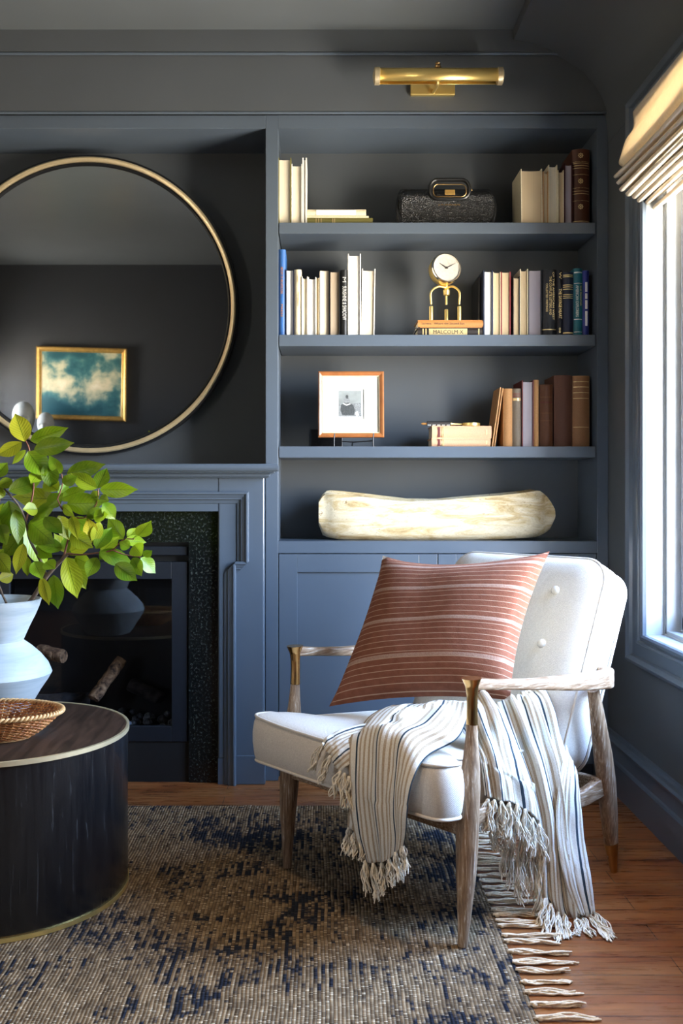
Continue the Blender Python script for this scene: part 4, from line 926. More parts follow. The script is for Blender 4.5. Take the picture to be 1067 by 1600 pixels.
b.box(-.03,.03,-.02,.02,-.006,.006); b.xf(Mc); b.build('sleeve', 'card_white', cb, smooth=0, bevel=.001)
b = MB(); b.box(-.0302,.0302,-.0204,-.0196,-.003,.001); b.xf(Mc); b.build('stripe', 'card_navy', cb, smooth=0)
# ================================================================ branches
m = NT('leaf'); v = m.coord(kind='UV'); s_ = m.n('SeparateXYZ'); m.l(v, s_.inputs[0])
U = s_.outputs[0]; W = s_.outputs[1]       # U across (-1..1 mapped 0..1), W along
ac = m.math('ABSOLUTE', m.math('SUBTRACT', U, .5))
mid = m.math('LESS_THAN', ac, .018)
vein = m.math('SINE', m.math('MULTIPLY', m.math('SUBTRACT', W, m.math('MULTIPLY', ac, .55)), 62))
vm = m.math('GREATER_THAN', vein, .93)
oi = m.n('ObjectInfo'); oc = m.n('TexCoord')
base_c = m.ramp(oi.outputs['Random'], [(0,'40660e'),(.3,'608c14'),(.55,'82a81c'),(.8,'a6b626'),(1,'b8a828')])
spots = m.noise(oc.outputs['Object'], 22, 4, .6)
c = m.mix(m.ramp(spots, [(.35,(0,0,0)),(.75,(.5,.5,.5))]), base_c, 'a8ae34')
c = m.mix(m.math('MULTIPLY', vm, .55), c, '3c5510'); c = m.mix(m.math('MULTIPLY', mid, .8), c, '3f5c14')
c = m.mix(m.ramp(spots, [(.24,(1,1,1)),(.27,(0,0,0))]), c, '6a2c10')
m.set(c, .34, 0, .45); m.bump(vein, .25, .0006)
trn = m.n('BsdfTranslucent'); m.l(m.mix(.45, c, 'a8c014'), trn.inputs[0])
mx = m.n('MixShader'); mx.inputs[0].default_value = .36; m.l(m.b.outputs[0], mx.inputs[1]); m.l(trn.outputs[0], mx.inputs[2]); m.l(mx.outputs[0], m.out.inputs[0])
simple('bark', (.17,.12,.09), .8, var=.35, scale=60, bump=.5); simple('twig_red', (.22,.08,.05), .6, var=.3, scale=60)
S_ = 4.104
def cp(x, y): return (x/S_, 640+y/S_)
br1 = thing('leafy_branch', (VXc+.07, VYc, .66), 'leafy green branch arching right out of the white vase', 'plant', group=None)
br2 = thing('leafy_branch', (VXc-.01, VYc, .66), 'leafy green branch rising straight up from the left side of the white vase', 'plant', group=None)
LZ0 = 2.80
leaves = [((160,205),(100,35),112,0),((140,208),(-12,290),82,0),((195,200),(425,120),88,0),((218,255),(462,215),98,0),((165,260),(82,345),42,0),((180,270),(290,418),125,0),((-25,430),(45,345),75,1),
((392,410),(318,298),66,0),((300,335),(340,505),92,0),((250,400),(200,470),70,0),((430,412),(663,353),92,0),((620,505),(462,412),82,0),((625,505),(683,382),86,0),((640,515),(872,512),86,0),((375,562),(433,478),58,0),
((385,575),(552,508),72,0),((360,575),(95,558),112,0),((55,520),(260,452),92,1),((355,585),(215,715),66,0),((430,605),(655,598),118,0),((400,615),(472,680),52,0),((475,690),(595,800),86,0),((462,685),(498,825),62,0),
((375,680),(440,830),92,0),((285,690),(395,790),84,0),((190,720),(340,852),142,0),((160,745),(290,1003),132,0),((55,585),(100,812),116,1),((100,640),(115,855),84,1),((20,600),(-25,790),90,1),((140,790),(20,945),92,1),
((150,860),(105,1045),72,0),((172,940),(175,1062),52,0),((220,975),(268,1082),88,0),((400,890),(230,862),82,0),((425,915),(350,800),64,0),((430,912),(412,822),50,0),((420,925),(590,840),78,0),((445,925),(545,885),62,0),
((440,950),(545,1140),112,0),((425,945),(492,1197),112,0),((345,1060),(370,1268),98,0),((268,1075),(312,1245),66,0),((480,950),(590,1000),82,0),((622,950),(562,1068),80,0),((590,830),(560,700),78,0),((450,800),(590,882),92,0),
((615,892),(712,765),90,0),((645,912),(757,820),74,0),((635,915),(842,985),90,0),((790,830),(700,700),92,0),((738,990),(872,1092),96,0),((820,830),(880,762),58,0),((885,808),(965,718),86,0),((800,838),(930,850),64,0),
((860,870),(905,935),90,0),((903,950),(992,1045),84,0),((850,950),(905,1062),76,0),((918,938),(973,905),48,0),((832,885),(770,850),62,0),((660,600),(735,697),84,0),((640,565),(697,585),54,0),((625,575),(598,522),52,0),
((555,690),(650,632),66,0),((600,690),(690,672),70,0),((-20,930),(62,1042),95,1),((-10,1090),(80,1058),72,1),((80,455),(-10,490),60,1),((240,640),(150,640),76,0),((375,520),(285,468),92,0),((400,470),(490,430),66,0),
((290,980),(352,1020),76,0),((230,880),(330,945),84,0),((640,720),(600,860),66,0),((20,470),(-60,560),100,1),((0,740),(40,860),90,1),((-30,640),(-80,760),100,1),((-40,860),(-110,960),90,1),((-50,560),(-130,520),90,1),((-60,980),(20,900),90,1),
((520,860),(440,760),70,0),((310,620),(400,540),80,0),((700,900),(640,960),60,0)]
def leaf(i, bs, tp, wpx, par, Z):
    z0 = Z; b0 = P(*cp(*bs), z0); dz = rnd.uniform(-.05,.05); t0 = P(*cp(*tp), z0+dz); d = (t0-b0)*1.06; L = d.length; t = d.normalized()
    view = (Vector((0,0,H))-b0).normalized(); side = t.cross(view).normalized(); tilt_ = rnd.uniform(-.45,.45)
    side = (Matrix.Rotation(tilt_, 3, t) @ side); nrm = side.cross(t).normalized()
    if nrm.dot(view) < 0: nrm = -nrm
    hw = wpx/S_*z0/F/2*1.22; nl, nw = 12, 6; rows, uvs = [], []
    bend = rnd.uniform(-.10,.16); fold = rnd.uniform(.10,.35); wv = rnd.uniform(0,6)
    for k in range(nl+1):
        u = k/nl; wd = hw*(max(0,math.sin(math.pi*min(1,u**.88))))**(.72+.50*u*u)
        if k == 0: wd = hw*.04
        if k == nl: wd = .0004
        row = []
        for j in range(nw+1):
            s2 = -1+2*j/nw; h_ = fold*abs(s2)*wd+.05*hw*math.sin(9*u+wv)*abs(s2)
            row.append(b0+t*(L*u)+side*(wd*s2)+nrm*(h_-bend*L*(u*u)*1.0+bend*L*u)); uvs.append((j/nw, u))
        rows.append(row)
    b = MB(); b.grid(rows, uvs=uvs); b.build('leaf', 'leaf', par, smooth=80)
    return b0
Zs_ = []
for i, (bs, tp, wpx, gidx) in enumerate(leaves):
    cx0, cy0 = (bs[0]+tp[0])/2, (bs[1]+tp[1])/2
    Z = LZ0 + .07*pnoise(Vector((bs[0]*.006, bs[1]*.006, 2.0))) + (.04 if wpx > 100 and 25 <= i <= 26 else 0) - (.03 if bs[0] > 600 else 0) + rnd.uniform(-.03,.03)
    leaf(i, bs, tp, wpx, br2 if gidx else br1, Z)
def stem(par, pts, r0, r1, mat='bark'):
    q = smooth_path([P(*cp(x, y), z) for x, y, z in pts], 6); b = MB(); b.tube(q, interp([r0, r1], len(q)), 8); b.build('stem', mat, par, smooth=80)
stem(br1, [(120,1300,2.86),(205,1215,2.84),(300,1070,2.82),(395,965,2.81),(435,925,2.80)], .0075, .0045)
stem(br1, [(300,1070,2.82),(250,950,2.83),(190,830,2.84),(165,720,2.83),(115,610,2.81),(25,505,2.80)], .005, .0025)
stem(br1, [(395,965,2.81),(420,900,2.81),(460,690,2.80),(400,640,2.79),(368,575,2.79)], .0035, .002, 'twig_red')
stem(br1, [(165,720,2.83),(215,500,2.82),(190,270,2.80),(165,200,2.80)], .003, .0018, 'twig_red')
stem(br1, [(368,575,2.79),(400,480,2.79),(395,410,2.79)], .002, .0015, 'twig_red')
stem(br1, [(460,690,2.80),(550,690,2.79),(620,600,2.78),(630,510,2.78)], .0022, .0015, 'twig_red')
stem(br1, [(435,925,2.80),(520,930,2.79),(615,920,2.78),(720,900,2.77),(790,835,2.77),(860,830,2.76)], .003, .0016, 'twig_red')
stem(br1, [(720,900,2.77),(800,930,2.77),(900,945,2.76)], .002, .0014, 'twig_red')
stem(br2, [(60,1330,2.88),(40,1240,2.85),(10,1170,2.84),(-40,1000,2.83),(-30,700,2.82),(20,520,2.81)], .004, .002)
stem(br2, [(-30,700,2.82),(40,620,2.81),(120,640,2.80)], .002, .0015, 'twig_red')
# ================================================================ armchair
m = NT('cream_upholstery'); v = m.coord((1,1,1)); wv1 = m.n('TexWave', wave_type='BANDS', bands_direction='DIAGONAL'); m.l(v, wv1.inputs[0]); wv1.inputs['Scale'].default_value = 130; wv1.inputs['Distortion'].default_value = 2.5
nz = m.noise(v, 300, 3); m.set(m.ramp(nz, [(.3,(.58,.51,.43)),(.7,(.72,.645,.555))]), .88, 0, .2, Sheen_Weight=.15); m.bump(m.math('ADD', wv1.outputs[1], m.math('MULTIPLY', nz, 1.2)), .35, .0012)
simple('piping', (.66,.585,.50), .85, var=.06, scale=200, bump=.1)
m = NT('limed_oak'); v = m.coord((22,22,1.6)); g_ = m.noise(v, 9, 6, .65, .4); g3 = m.noise(m.coord((1,1,1)), 3, 2)
c = m.ramp(g_, [(.33,'5a3d26'),(.50,'8a6a4c'),(.60,'a88d72'),(.68,'d8cdbf')]); m.set(m.mix(m.ramp(g3, [(.4,(0,0,0)),(.8,(.35,.35,.35))]), c, 'b7a791'), .50); m.bump(g_, .4, .0012)
m = NT('limed_oak_flat'); v = m.coord((22,2.2,30)); g_ = m.noise(v, 7, 6, .65, .3)
m.set(m.ramp(g_, [(.33,'5a3d26'),(.48,'8f7053'),(.60,'ad957b'),(.68,'ddd3c6')]), .50); m.bump(g_, .4, .0012)
OX, OY = .122, 2.5375
ang = math.atan2(-.745, .667)
ch = thing('lounge_armchair', (OX, OY, 0), 'cream upholstered lounge armchair with limed wooden frame and brass arm joints', 'armchair', rz=ang)
def L(x, y, z): return Vector((x, y, z))
def part(b, name, mat, parent=ch, **k): return b.build(name, mat, parent, local=True, **k)
hwid = .3225
def ovs(pts, rads, n=16, squash=(1,1)):
    q = smooth_path(pts, 8); b = MB(); b.tube(q, interp(rads, len(q)), n, squash=squash); return b
for s in (-1, 1):
    x = hwid*s; rz_ = .0105 if s == -1 else 0
    foot_z = .0068
    b = ovs([L(x,0,foot_z), L(x+.004*s,.006,.16), L(x+.004*s,.014,.31), L(x+.003*s,.026,.43), L(x+.002*s,.031,.528)], [.0120,.0175,.0240,.0280,.0285,.0270,.0225,.0170,.0135], 20, (1,.92))
    lg = part(b, 'front_leg', 'limed_oak', smooth=60)
    b = ovs([L(x+.002*s,.031,.526), L(x+.002*s,.032,.575), L(x+.002*s,.031,.610), L(x+.002*s,.030,.636)], [.0142,.0132,.0135,.0165,.0245], 20)
    part(b, 'brass_arm_joint', 'bronze', lg, smooth=60)
    b = ovs([L(.308*s,.679,.000), L(.308*s,.665,.09), L(.311*s,.635,.27), L(.316*s,.592,.42), L(.318*s,.560,.535)], [.0105,.0165,.024,.029,.032,.031,.027,.023,.019], 20, (1,.75))
    lg = part(b, 'rear_leg', 'limed_oak', smooth=60)
    b = ovs([L(.308*s,.6795,-.0), L(.308*s,.672,.045), L(.308*s,.665,.088)], [.0112,.0175,.0247], 20, (1,.78)); b.v = [v+Vector((0,0,.0004)) for v in b.v]
    part(b, 'brass_ferrule', 'dark_brass', lg, smooth=60)
    # armrest: flat blade that deepens towards the back and curls round the back cushion
    path = smooth_path([L(.322*s,.032,.621), L(.332*s,.15,.606), L(.345*s,.30,.590), L(.350*s,.45,.576), L(.345*s,.57,.566), L(.318*s,.635,.560), L(.272*s,.668,.556)], 10)
    hh = interp([.028,.024,.026,.038,.048,.052,.052,.046], len(path)); ww = interp([.024,.030,.040,.046,.040,.032,.028,.022], len(path))
    rings = []
    for i, p in enumerate(path):
        t = (path[min(i+1,len(path)-1)]-path[max(i-1,0)]).normalized(); sd = t.cross(Vector((0,0,1))).normalized(); up = Vector((0,0,1))
        rings.append([p+sd*u+up*w_ for u, w_ in rrect(-ww[i]/2, ww[i]/2, -hh[i]/2, hh[i]/2, min(hh[i],ww[i])*.22, 3)])
    b = MB(); b.loft(rings); part(b, 'armrest', 'limed_oak_flat', smooth=50)
    # side rail, curved
    path = smooth_path([L(.318*s,.01,.300), L(.300*s,.14,.292), L(.285*s,.32,.262), L(.295*s,.50,.236), L(.308*s,.635,.262)], 8)
    rings = []; hh = interp([.040,.034,.034,.040,.058], len(path)); 
    for i, p in enumerate(path):
        t = (path[min(i+1,len(path)-1)]-path[max(i-1,0)]).normalized(); sd = t.cross(Vector((0,0,1))).normalized()
        rings.append([p+sd*u+Vector((0,0,1))*w_ for u, w_ in rrect(-.013,.013,-hh[i]/2,hh[i]/2,.005,3)])
    b = MB(); b.loft(rings); part(b, 'side_rail', 'limed_oak_flat', smooth=50)
    b = MB(); b.tube([L(.318*s,.012,.306), L(.275*s,.05,.309), L(.23*s,.09,.306)], .013, 10); part(b, 'seat_bracket', 'limed_oak_flat', smooth=60)
for yy, zz2, nm in ((.012,.287,'front_rail'),(.600,.262,'rear_rail')):
    b = MB(); b.box(-.31,.31, yy-.012, yy+.012, zz2-.024, zz2+.022); part(b, nm, 'limed_oak_flat', smooth=0, bevel=.004)
for yy in (.16,.34,.50):
    b = MB(); b.box(-.285,.285, yy-.018, yy+.018, .296-.06*yy-.01, .306-.06*yy-.01); part(b, 'seat_slat', 'limed_oak_flat', smooth=0, bevel=.003)
# --- seat cushion (T shaped)
def fillet(poly, r, n=5):
    out = []
    for i, p in enumerate(poly):
        a, c_ = Vector(poly[i-1]), Vector(poly[(i+1)%len(poly)]); p = Vector(p); rr2 = r[i]
        d1, d2 = (a-p).normalized(), (c_-p).normalized()
        for k in range(n+1):
            t = k/n; q1, q2 = p+d1*rr2, p+d2*rr2
            out.append((q1*(1-t)**2+p*2*t*(1-t)+q2*t*t))
    return out
Wf, Wn = .352, .288
pol = [(-Wf,-.108),(0,-.118),(Wf-.006,-.108),(Wf-.006,-.024),(Wn,-.020),(Wn,.40),(-Wn,.40),(-Wn,-.020),(-Wf,-.020)]
ol = fillet(pol, [.045,.03,.040,.030,.018,.06,.06,.018,.030])
def dens(ol, mx_=.02):
    out = []
    for i in range(len(ol)):
        a, c_ = ol[i], ol[(i+1)%len(ol)]; n = max(1, int((c_-a).length/mx_))
        for k in range(n): out.append(a.lerp(c_, k/n))
    return out
ol = dens(ol)
def offp(ol, d):
    n = len(ol); out = []
    for i in range(n):
        t = (ol[(i+1)%n]-ol[i-1]).normalized(); out.append(ol[i]+Vector((t.y, -t.x))*d)
    return out
def slope(y): return -.10*(y+.1)
def endlift(x): return .012*(abs(x)/Wf)**3
zb_, zt2 = .330, .443
b = MB(); rings = []
def layer(ring2, z, k=1): return [Vector((p.x, p.y, z+slope(p.y)+(endlift(p.x) if k else 0))) for p in ring2]
rings.append(layer([p*.2+Vector((0,.12)) for p in ol], zb_-.004, 0)); rings.append(layer([p*.75+Vector((0,.03)) for p in ol], zb_-.003,0))
for d, t in ((0,0),(.006,.12),(.011,.35),(.011,.6),(.007,.85),(0,1)): rings.append(layer(offp(ol, d), zb_+(zt2-zb_)*t, t > .3))
cen = Vector((0,.13))
for k_s, dz in ((.96,.006),(.88,.013),(.75,.019),(.55,.023),(.3,.026),(.05,.026)): rings.append(layer([cen+(p-cen)*k_s for p in ol], zt2+dz))
b.loft(rings); sc_ = part(b, 'seat_cushion', 'cream_upholstery', smooth=70)
for z_, k in ((zt2,1),(zb_,0)):
    b = MB(); r_ = layer(offp(ol, .002), z_, k); b.tube(r_+[r_[0]], .0042, 8, caps=False); part(b, 'piping', 'piping', sc_, smooth=80)
# --- back cushion
tl = math.atan(.46)
MBk = Matrix.Translation((-.018,.462,.325)) @ Matrix.Rotation(-tl, 4, 'X')     # local: x across, z up along the back, y thickness
BW, BHt, BT = .283, .615, .150
ol2 = [Vector(p) for p in rrect(-BW, BW, 0, BHt, .075, 8)]; ol2 = dens(ol2, .03)
cb_ = Vector((0, BHt*.5))
def lay2(pts, y, f=lambda p: 0): return [MBk @ Vector((p.x, y+f(p), p.y)) for p in pts]
dish = lambda p: .012*(p.x/BW)**2*0
b = MB(); rings = []
for ks, y_ in ((.05,BT+.010),(.5,BT+.009),(.85,BT+.004),(.96,BT-.006),(1.0,BT-.025),(1.015,BT*.6),(1.015,BT*.35),(1.0,.012),(.985,.0),(.90,-.014),(.80,-.020),(.5,-.022),(.05,-.022)):
    rings.append(lay2([cb_+(p-cb_)*ks for p in ol2], y_))
b.loft(rings); bc_ = part(b, 'back_cushion', 'cream_upholstery', smooth=70)
b = MB(); r_ = lay2([cb_+(p-cb_)*1.003 for p in ol2], .010); b.tube(r_+[r_[0]], .0042, 8, caps=False); part(b, 'piping', 'piping', bc_, smooth=80)
b = MB(); r_ = lay2([cb_+(p-cb_)*1.003 for p in ol2], BT-.016); b.tube(r_+[r_[0]], .0042, 8, caps=False); part(b, 'piping', 'piping', bc_, smooth=80)
for bx_, bz_ in ((.150,.335),(-.150,.335),(.150,.500),(-.150,.500),(0,.42)):
    b = MB(); b.lathe([(.0135,0),(.0135,.003),(.010,.0065),(.002,.008)], (0,0,0), 20); b.xf(MBk @ Matrix.Translation((bx_, -.0215, bz_)) @ Matrix.Rotation(math.pi/2, 4, 'X')); part(b, 'button', 'piping', bc_, smooth=70)
# ================================================================ rust pillow
m = NT('rust_linen'); v = m.coord(kind='UV'); s_ = m.n('SeparateXYZ'); m.l(v, s_.inputs[0]); Vv = s_.outputs[1]
def near(m, val, pos, hw_): return m.math('LESS_THAN', m.math('ABSOLUTE', m.math('SUBTRACT', val, pos)), hw_)
fr = m.math('FRACT', m.math('MULTIPLY', Vv, 26)); thin = m.math('LESS_THAN', m.math('ABSOLUTE', m.math('SUBTRACT', fr, .5)), .055)
wide = None
for pos in (.225,.475,.705,.905):
    q = near(m, Vv, pos, .0125); wide = q if wide is None else m.math('MAXIMUM', wide, q)
wn = m.noise(m.coord((260,260,260)), 1, 3); wf = m.noise(m.coord((14,14,14)), 4, 3)
base = m.ramp(wf, [(.3,(.205,.072,.040)),(.7,(.255,.095,.055))])
c = m.mix(m.math('MULTIPLY', thin, .75), base, (.60,.40,.28)); c = m.mix(m.math('MULTIPLY', wide, m.math('MULTIPLY_ADD', wn, .8, .25)), c, (.50,.33,.25))
m.set(c, .85, 0, .15); m.bump(m.math('ADD', wn, m.noise(m.coord((7,7,3)), 3, 3)), .35, .003)
simple('cream_linen', (.66,.60,.48), .9, var=.08, scale=200, bump=.15)
TLp, TRp, BLp, BRp = P(598,868,2.97), P(859,861,2.74), P(514,1104,2.80), P(797,1094,2.57)
pcx = (TLp+TRp+BLp+BRp)/4
nv = ((TRp-TLp)+(BRp-BLp)).cross((TLp-BLp)+(TRp-BRp)).normalized()
if nv.y > 0: nv = -nv
pil = thing('throw_pillow', tuple((BLp+BRp)/2), 'square rust-red linen pillow with thin cream stripes on the armchair', 'pillow')
def pside(sgn, T, mat, nm):
    n = 30; rows, uvs = [], []
    for i in range(n+1):
        vv = i/n; row = []
        for j in range(n+1):
            uu = j/n; a, c_ = 2*uu-1, 2*vv-1
            # edges pull in between the corners
            pin = .085; uu2 = .5+(uu-.5)*(1-pin*(1-c_*c_)); vv2 = .5+(vv-.5)*(1-pin*(1-a*a))
            p = (BLp*(1-uu2)+BRp*uu2)*(1-vv2)+(TLp*(1-uu2)+TRp*uu2)*vv2
            h_ = T*max(0, (1-a**4)*(1-c_**4))**.55*(1-.10*(a*a+c_*c_))
            h_ += T*.07*pnoise(Vector((uu*4, vv*4, 5*sgn)))*(1-a**6)*(1-c_**6)
            p = p+nv*h_*sgn+Vector((0,0,-.022*max(0,1-abs(a)**2)*max(0,c_)**3 if sgn else 0)); row.append(p); uvs.append((uu, vv))
        rows.append(row)
    b = MB(); b.grid(rows, uvs=uvs); return b.build(nm, mat, pil, smooth=80)
pside(1, .088, 'rust_linen', 'front'); pside(-1, .060, 'cream_linen', 'back')
# ================================================================ throw blanket
m = NT('striped_throw'); v = m.coord(kind='UV'); s_ = m.n('SeparateXYZ'); m.l(v, s_.inputs[0])      # U in stripe units
Uu = m.math('ADD', s_.outputs[0], m.math('MULTIPLY', m.math('SUBTRACT', m.noise(m.coord((3,3,1),kind='UV'), 2, 2), .5), .02))
f6 = m.math('FRACT', m.math('MULTIPLY', Uu, 5)); tanm = m.math('LESS_THAN', f6, .42)
f1 = m.math('FRACT', Uu); nav = m.math('LESS_THAN', m.math('ABSOLUTE', m.math('SUBTRACT', f1, .5)), .035)
blank = m.math('LESS_THAN', m.math('ABSOLUTE', m.math('SUBTRACT', f1, .5)), .11)
yn = m.noise(m.coord((1,1,1)), 420, 2)
c = m.ramp(yn, [(.3,(.72,.66,.56)),(.7,(.86,.81,.72))]); tn = m.ramp(yn, [(.3,(.34,.23,.125)),(.65,(.50,.37,.235))])
c = m.mix(m.math('MULTIPLY', tanm, m.math('MULTIPLY', m.math('SUBTRACT', 1, blank), .85)), c, tn)
c = m.mix(nav, c, (.045,.065,.085)); m.set(c, .92, 0, .1); m.bump(yn, .5, .002)
tr2 = m.n('BsdfTranslucent'); m.l(c, tr2.inputs[0]); mx = m.n('MixShader'); mx.inputs[0].default_value = .15; m.l(m.b.outputs[0], mx.inputs[1]); m.l(tr2.outputs[0], mx.inputs[2]); m.l(mx.outputs[0], m.out.inputs[0])
thr = thing('throw_blanket', tuple(P(780,1430,2.47)), 'cream throw blanket with tan and navy stripes and knotted fringe draped over the armchair', 'blanket')
def catm(a, b_, c_, d, t): return .5*((2*b_)+(c_-a)*t+(2*a-5*b_+4*c_-d)*t*t+(3*b_-3*c_+d-a)*t*t*t)
def resample(pts, n):
    q = [2*pts[0]-pts[1]]+pts+[2*pts[-1]-pts[-2]]; m_ = len(pts)-1; out = []
    for i in range(n+1):
        x = i/n*m_; k = min(int(x), m_-1); out.append(catm(q[k],q[k+1],q[k+2],q[k+3],x-k))
    return out
def sheet(rows, u0, u1, folds=3, amp=.010, ph=0, nu=48, nv_=56, name='drape', grow=None):
    R = [resample([P(*p) for p in r], nu) for r in rows]
    cols = [resample([r[j] for r in R], nv_) for j in range(nu+1)]
    G = [[cols[j][i] for j in range(nu+1)] for i in range(nv_+1)]; out, uvs = [], []
    for i in range(nv_+1):
        row = []
        for j in range(nu+1):
            du = G[i][min(j+1,nu)]-G[i][max(j-1,0)]; dv = G[min(i+1,nv_)][j]-G[max(i-1,0)][j]; n_ = du.cross(dv)
            n_ = n_.normalized() if n_.length > 1e-9 else Vector((0,-1,0))
            if n_.y > 0: n_ = -n_
            u, v_ = j/nu, i/nv_; a_ = amp*(.25+.75*math.sin(math.pi*min(1,v_*1.3+.1))**.5 if v_ < .7 else amp and .9)
            h_ = a_*math.sin(2*math.pi*folds*u+ph+.9*math.sin(3*v_+ph))+a_*.45*math.sin(2*math.pi*(folds*1.7)*u+2.1*ph+2*v_)+.003*pnoise(Vector((u*9, v_*9, ph)))
            row.append(G[i][j]+n_*h_*(1-.3*abs(2*u-1)**3)); uvs.append((u0+(u1-u0)*u, v_))
        out.append(row)
    b = MB(); b.grid(out, uvs=uvs); b.build(name, 'striped_throw', thr, smooth=85, solid=.0022); return out
def tas(px, py, Z, qx, qy, Z2=None, n=15, r=.0015, spread=.0095, wav=.005, sag=.003):
    p0, p1 = P(px, py, Z), P(qx, qy, Z2 or Z); b = strands(p0, p1, n, r, spread, sag=sag, wav=wav, flare=1.1, tie=.18, seg=14)
    n0 = len(b.v); d = (p1-p0).normalized(); b.tube([p0-d*.004, p0+d*.002, p0+d*.010], [.003,.0048,.003], 8); b.build('tassel', 'throw_yarn', thr, smooth=80)
# front drape
A = [[(592,1108,2.74),(640,1100,2.66),(690,1096,2.58),(735,1096,2.50)],
     [(575,1118,2.62),(625,1104,2.56),(682,1106,2.49),(728,1128,2.42)],
     [(560,1138,2.50),(605,1122,2.45),(660,1128,2.40),(712,1154,2.34)],
     [(549,1156,2.415),(588,1143,2.355),(625,1150,2.29),(668,1180,2.245)],
     [(547,1195,2.375),(583,1196,2.315),(616,1206,2.26),(645,1214,2.205)],
     [(548,1250,2.370),(582,1256,2.310),(612,1260,2.26),(636,1262,2.205)],
     [(555,1302,2.375),(588,1308,2.32),(614,1308,2.27),(633,1300,2.225)],
     [(568,1345,2.38),(592,1348,2.335),(613,1338,2.285),(630,1322,2.24)]]
sheet(A, 0.2, 3.5, 2.5, .0045, .6, name='front_drape')
# layer hidden behind the front drape, showing at its lower left
A2 = [[(556,1190,2.395),(575,1190,2.36),(592,1190,2.33)],[(550,1240,2.40),(570,1240,2.36),(590,1240,2.33)],[(543,1292,2.41),(560,1300,2.37),(585,1305,2.34)]]
sheet(A2, 4.0, 4.8, 1, .003, 0, nu=20, nv_=24, name='under_fold')
# left corner lying on the seat
B = [[(604,1128,2.47),(592,1150,2.40),(578,1180,2.372)],
     [(572,1132,2.50),(566,1152,2.43),(560,1185,2.385)],
     [(540,1139,2.475),(543,1158,2.41),(548,1192,2.37)],
     [(514,1150,2.45),(524,1172,2.395),(538,1200,2.37)],
     [(503,1162,2.435),(515,1182,2.405),(531,1207,2.38)]]
sheet(B, 0.3, 2.0, 1.5, .003, .3, nu=30, nv_=36, name='left_corner')
# middle drape beside the near leg
Cc = [[(700,1112,2.60),(728,1096,2.58),(752,1080,2.56),(768,1092,2.55)],
      [(712,1128,2.49),(740,1112,2.48),(768,1108,2.47),(796,1128,2.50)],
      [(728,1150,2.42),(752,1148,2.41),(782,1150,2.42),(815,1178,2.47)],
      [(746,1172,2.385),(765,1182,2.38),(794,1196,2.40),(828,1215,2.46)],
      [(753,1205,2.375),(773,1216,2.375),(802,1226,2.40),(838,1248,2.46)],
      [(757,1242,2.375),(778,1250,2.378),(806,1256,2.40),(845,1285,2.46)]]
sheet(Cc, 0.35, 3.1, 2.5, .007, 1.2, name='middle_drape')
C2 = [[(762,1200,2.42),(800,1205,2.44),(836,1225,2.47)],[(765,1245,2.43),(800,1255,2.45),(842,1262,2.475)],[(770,1290,2.43),(805,1305,2.45),(850,1310,2.47)]]
sheet(C2, 2.6, 4.2, 1.5, .006, .2, nu=30, nv_=30, name='under_fold')
# long right drape down to the floor
D = [[(776,1096,2.70),(805,1086,2.72),(832,1078,2.73),(852,1074,2.76)],
     [(782,1118,2.60),(815,1104,2.615),(846,1096,2.64),(868,1108,2.67)],
     [(796,1155,2.51),(830,1150,2.53),(862,1150,2.56),(882,1160,2.60)],
     [(816,1205,2.475),(848,1205,2.49),(876,1206,2.52),(896,1212,2.555)],
     [(836,1270,2.465),(862,1272,2.475),(886,1272,2.50),(905,1274,2.53)],
     [(846,1340,2.455),(868,1342,2.46),(893,1344,2.475),(914,1346,2.50)],
     [(848,1392,2.45),(874,1408,2.45),(903,1414,2.455),(929,1402,2.47)],
     [(854,1408,2.455),(880,1430,2.455),(906,1434,2.455),(928,1428,2.46)]]
sheet(D, 0.2, 3.5, 3.5, .0085, 2.0, name='long_drape', nv_=70)
E_ = [[(884,1165,2.575),(893,1185,2.56),(900,1205,2.55)],[(872,1225,2.50),(889,1230,2.505),(905,1240,2.53)],[(868,1290,2.47),(888,1300,2.48),(912,1310,2.51)],[(880,1370,2.445),(900,1375,2.45),(922,1370,2.475)],[(900,1425,2.445),(915,1430,2.447),(929,1425,2.455)]]
sheet(E_, 4.6, 5.8, 1.2, .004, .9, nu=30, nv_=50, name='overlapping_fold')
T = tas
for (a, c_, Z, qx, qy) in ((570,1346,2.37,572,1395),(583,1350,2.355,588,1406),(596,1350,2.33,597,1398),(608,1344,2.30,612,1385),(618,1334,2.275,626,1378),(629,1322,2.245,634,1362),
        (545,1294,2.405,540,1335),(556,1298,2.385,552,1340),(566,1302,2.37,564,1344)): T(a, c_, Z, qx, qy)
T(504,1163,2.43,484,1204,2.45,13); T(515,1183,2.40,498,1222,2.41,13); T(531,1207,2.375,518,1245,2.38,13); T(538,1210,2.37,534,1262,2.37,12); T(545,1215,2.365,546,1264,2.36,10)
for (a, c_, Z, qx, qy) in ((762,1250,2.37,749,1296),(772,1252,2.37,762,1300),(783,1254,2.375,787,1308),(795,1256,2.385,792,1318),(808,1258,2.395,812,1310),(820,1266,2.415,822,1325),(832,1280,2.435,833,1338),(842,1290,2.45,852,1345),
        (775,1292,2.425,775,1330),(790,1300,2.435,785,1370),(803,1305,2.44,795,1385),(815,1308,2.45,812,1398),(828,1310,2.455,826,1400),(840,1312,2.46,842,1395),(850,1330,2.455,838,1425),(808,1340,2.445,815,1412)): T(a, c_, Z, qx, qy, n=17, wav=.007, spread=.012)
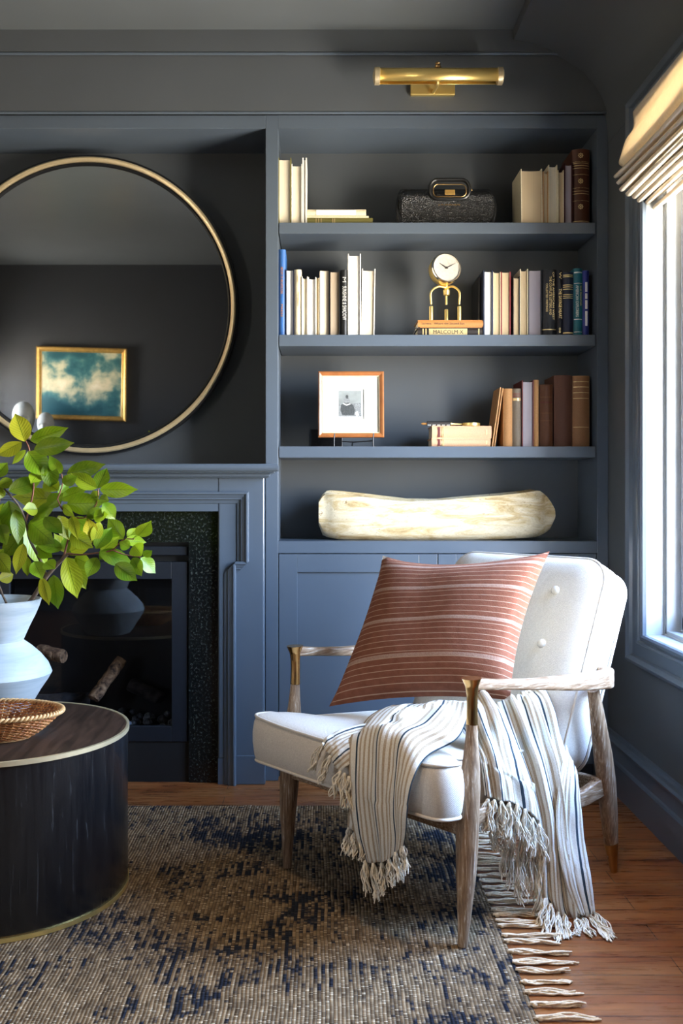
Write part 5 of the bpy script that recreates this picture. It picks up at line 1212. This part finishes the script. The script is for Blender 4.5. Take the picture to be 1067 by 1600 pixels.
for (a, c_, Z, qx, qy, Z2) in ((853,1404,2.445,845,1452,2.40),(860,1414,2.445,852,1464,2.36),(872,1426,2.45,875,1478,2.32),(882,1430,2.45,888,1470,2.34),(900,1434,2.455,905,1462,2.36),(910,1436,2.455,925,1466,2.35),(922,1432,2.46,955,1476,2.33),(930,1428,2.46,958,1468,2.35)): T(a, c_, Z, qx, qy, Z2, n=16, spread=.011)
T(900,1462,2.37,872,1466,2.36,5)
# ================================================================ roman blind
m = NT('blind_linen'); v = m.coord(); g_ = m.noise(m.coord((1,300,40)), 1, 3); m.set(m.ramp(g_, [(.3,(.62,.55,.44)),(.7,(.76,.70,.59))]), .85, 0, .2); m.bump(g_, .35, .001)
trn = m.n('BsdfTranslucent'); trn.inputs[0].default_value = (.80,.68,.50,1); mx = m.n('MixShader'); mx.inputs[0].default_value = .30
m.l(m.b.outputs[0], mx.inputs[1]); m.l(trn.outputs[0], mx.inputs[2]); m.l(mx.outputs[0], m.out.inputs[0])
rb = thing('roman_blind', (WX-.03, (WY0+3.2)/2, 2.02), 'cream linen roman blind bunched up in folds at the top of the window', 'blind')
def bx(px, py, Z=3.2): return ((px-VX)*Z/F, H-(py-VY)*Z/F)
tips = [bx(970,252),bx(962,274),bx(967,284),bx(971.5,294),bx(981,301),bx(990,306),bx(997,312),bx(1009,315),bx(1021,322)]
def blindsheet(cross, y0, y1, name, wv=.006, ph=0):
    q = smooth_path([(x, 0, z) for x, z in cross], 7); rows = []
    for i in range(61):
        y = y0+(y1-y0)*i/60; row = []
        for k, p in enumerate(q):
            t = k/len(q); row.append((p.x+wv*math.sin(6*(y-y0)+ph+3*t)*math.sin(math.pi*min(1,t*1.4)), y, p.z+wv*.8*math.sin(4.3*(y-y0)+ph*2)*t))
        rows.append(row)
    b = MB(); b.grid(rows); b.build(name, 'blind_linen', rb, smooth=80, solid=.003)
BY1, BY0 = 3.215, 1.93
ux, uz = WX-.042, 2.335
blindsheet([(ux,uz),(ux-.004,uz-.05),(ux-.030,uz-.09),(tips[0][0]+.004,tips[0][1]+.03),(tips[0][0],tips[0][1]),(tips[0][0]+.02,tips[0][1]-.008),(ux-.02,tips[0][1]+.01)], BY0, BY1, 'top_panel', .010)
for k in range(1, len(tips)):
    x, z = tips[k]; xb = x+.055; zb2 = z+.030
    blindsheet([(xb, zb2+.012),(x+.02, z+.018),(x+.003, z+.006),(x, z),(x+.006, z-.005),(x+.025, z+.004),(xb, zb2-.004)], BY0, BY1, 'fold', .0035, k*.7)
b = MB(); b.box(ux+.004, WX-.024, BY0, BY1, 2.31, 2.345); b.build('headrail', 'window_paint', rb, smooth=0)
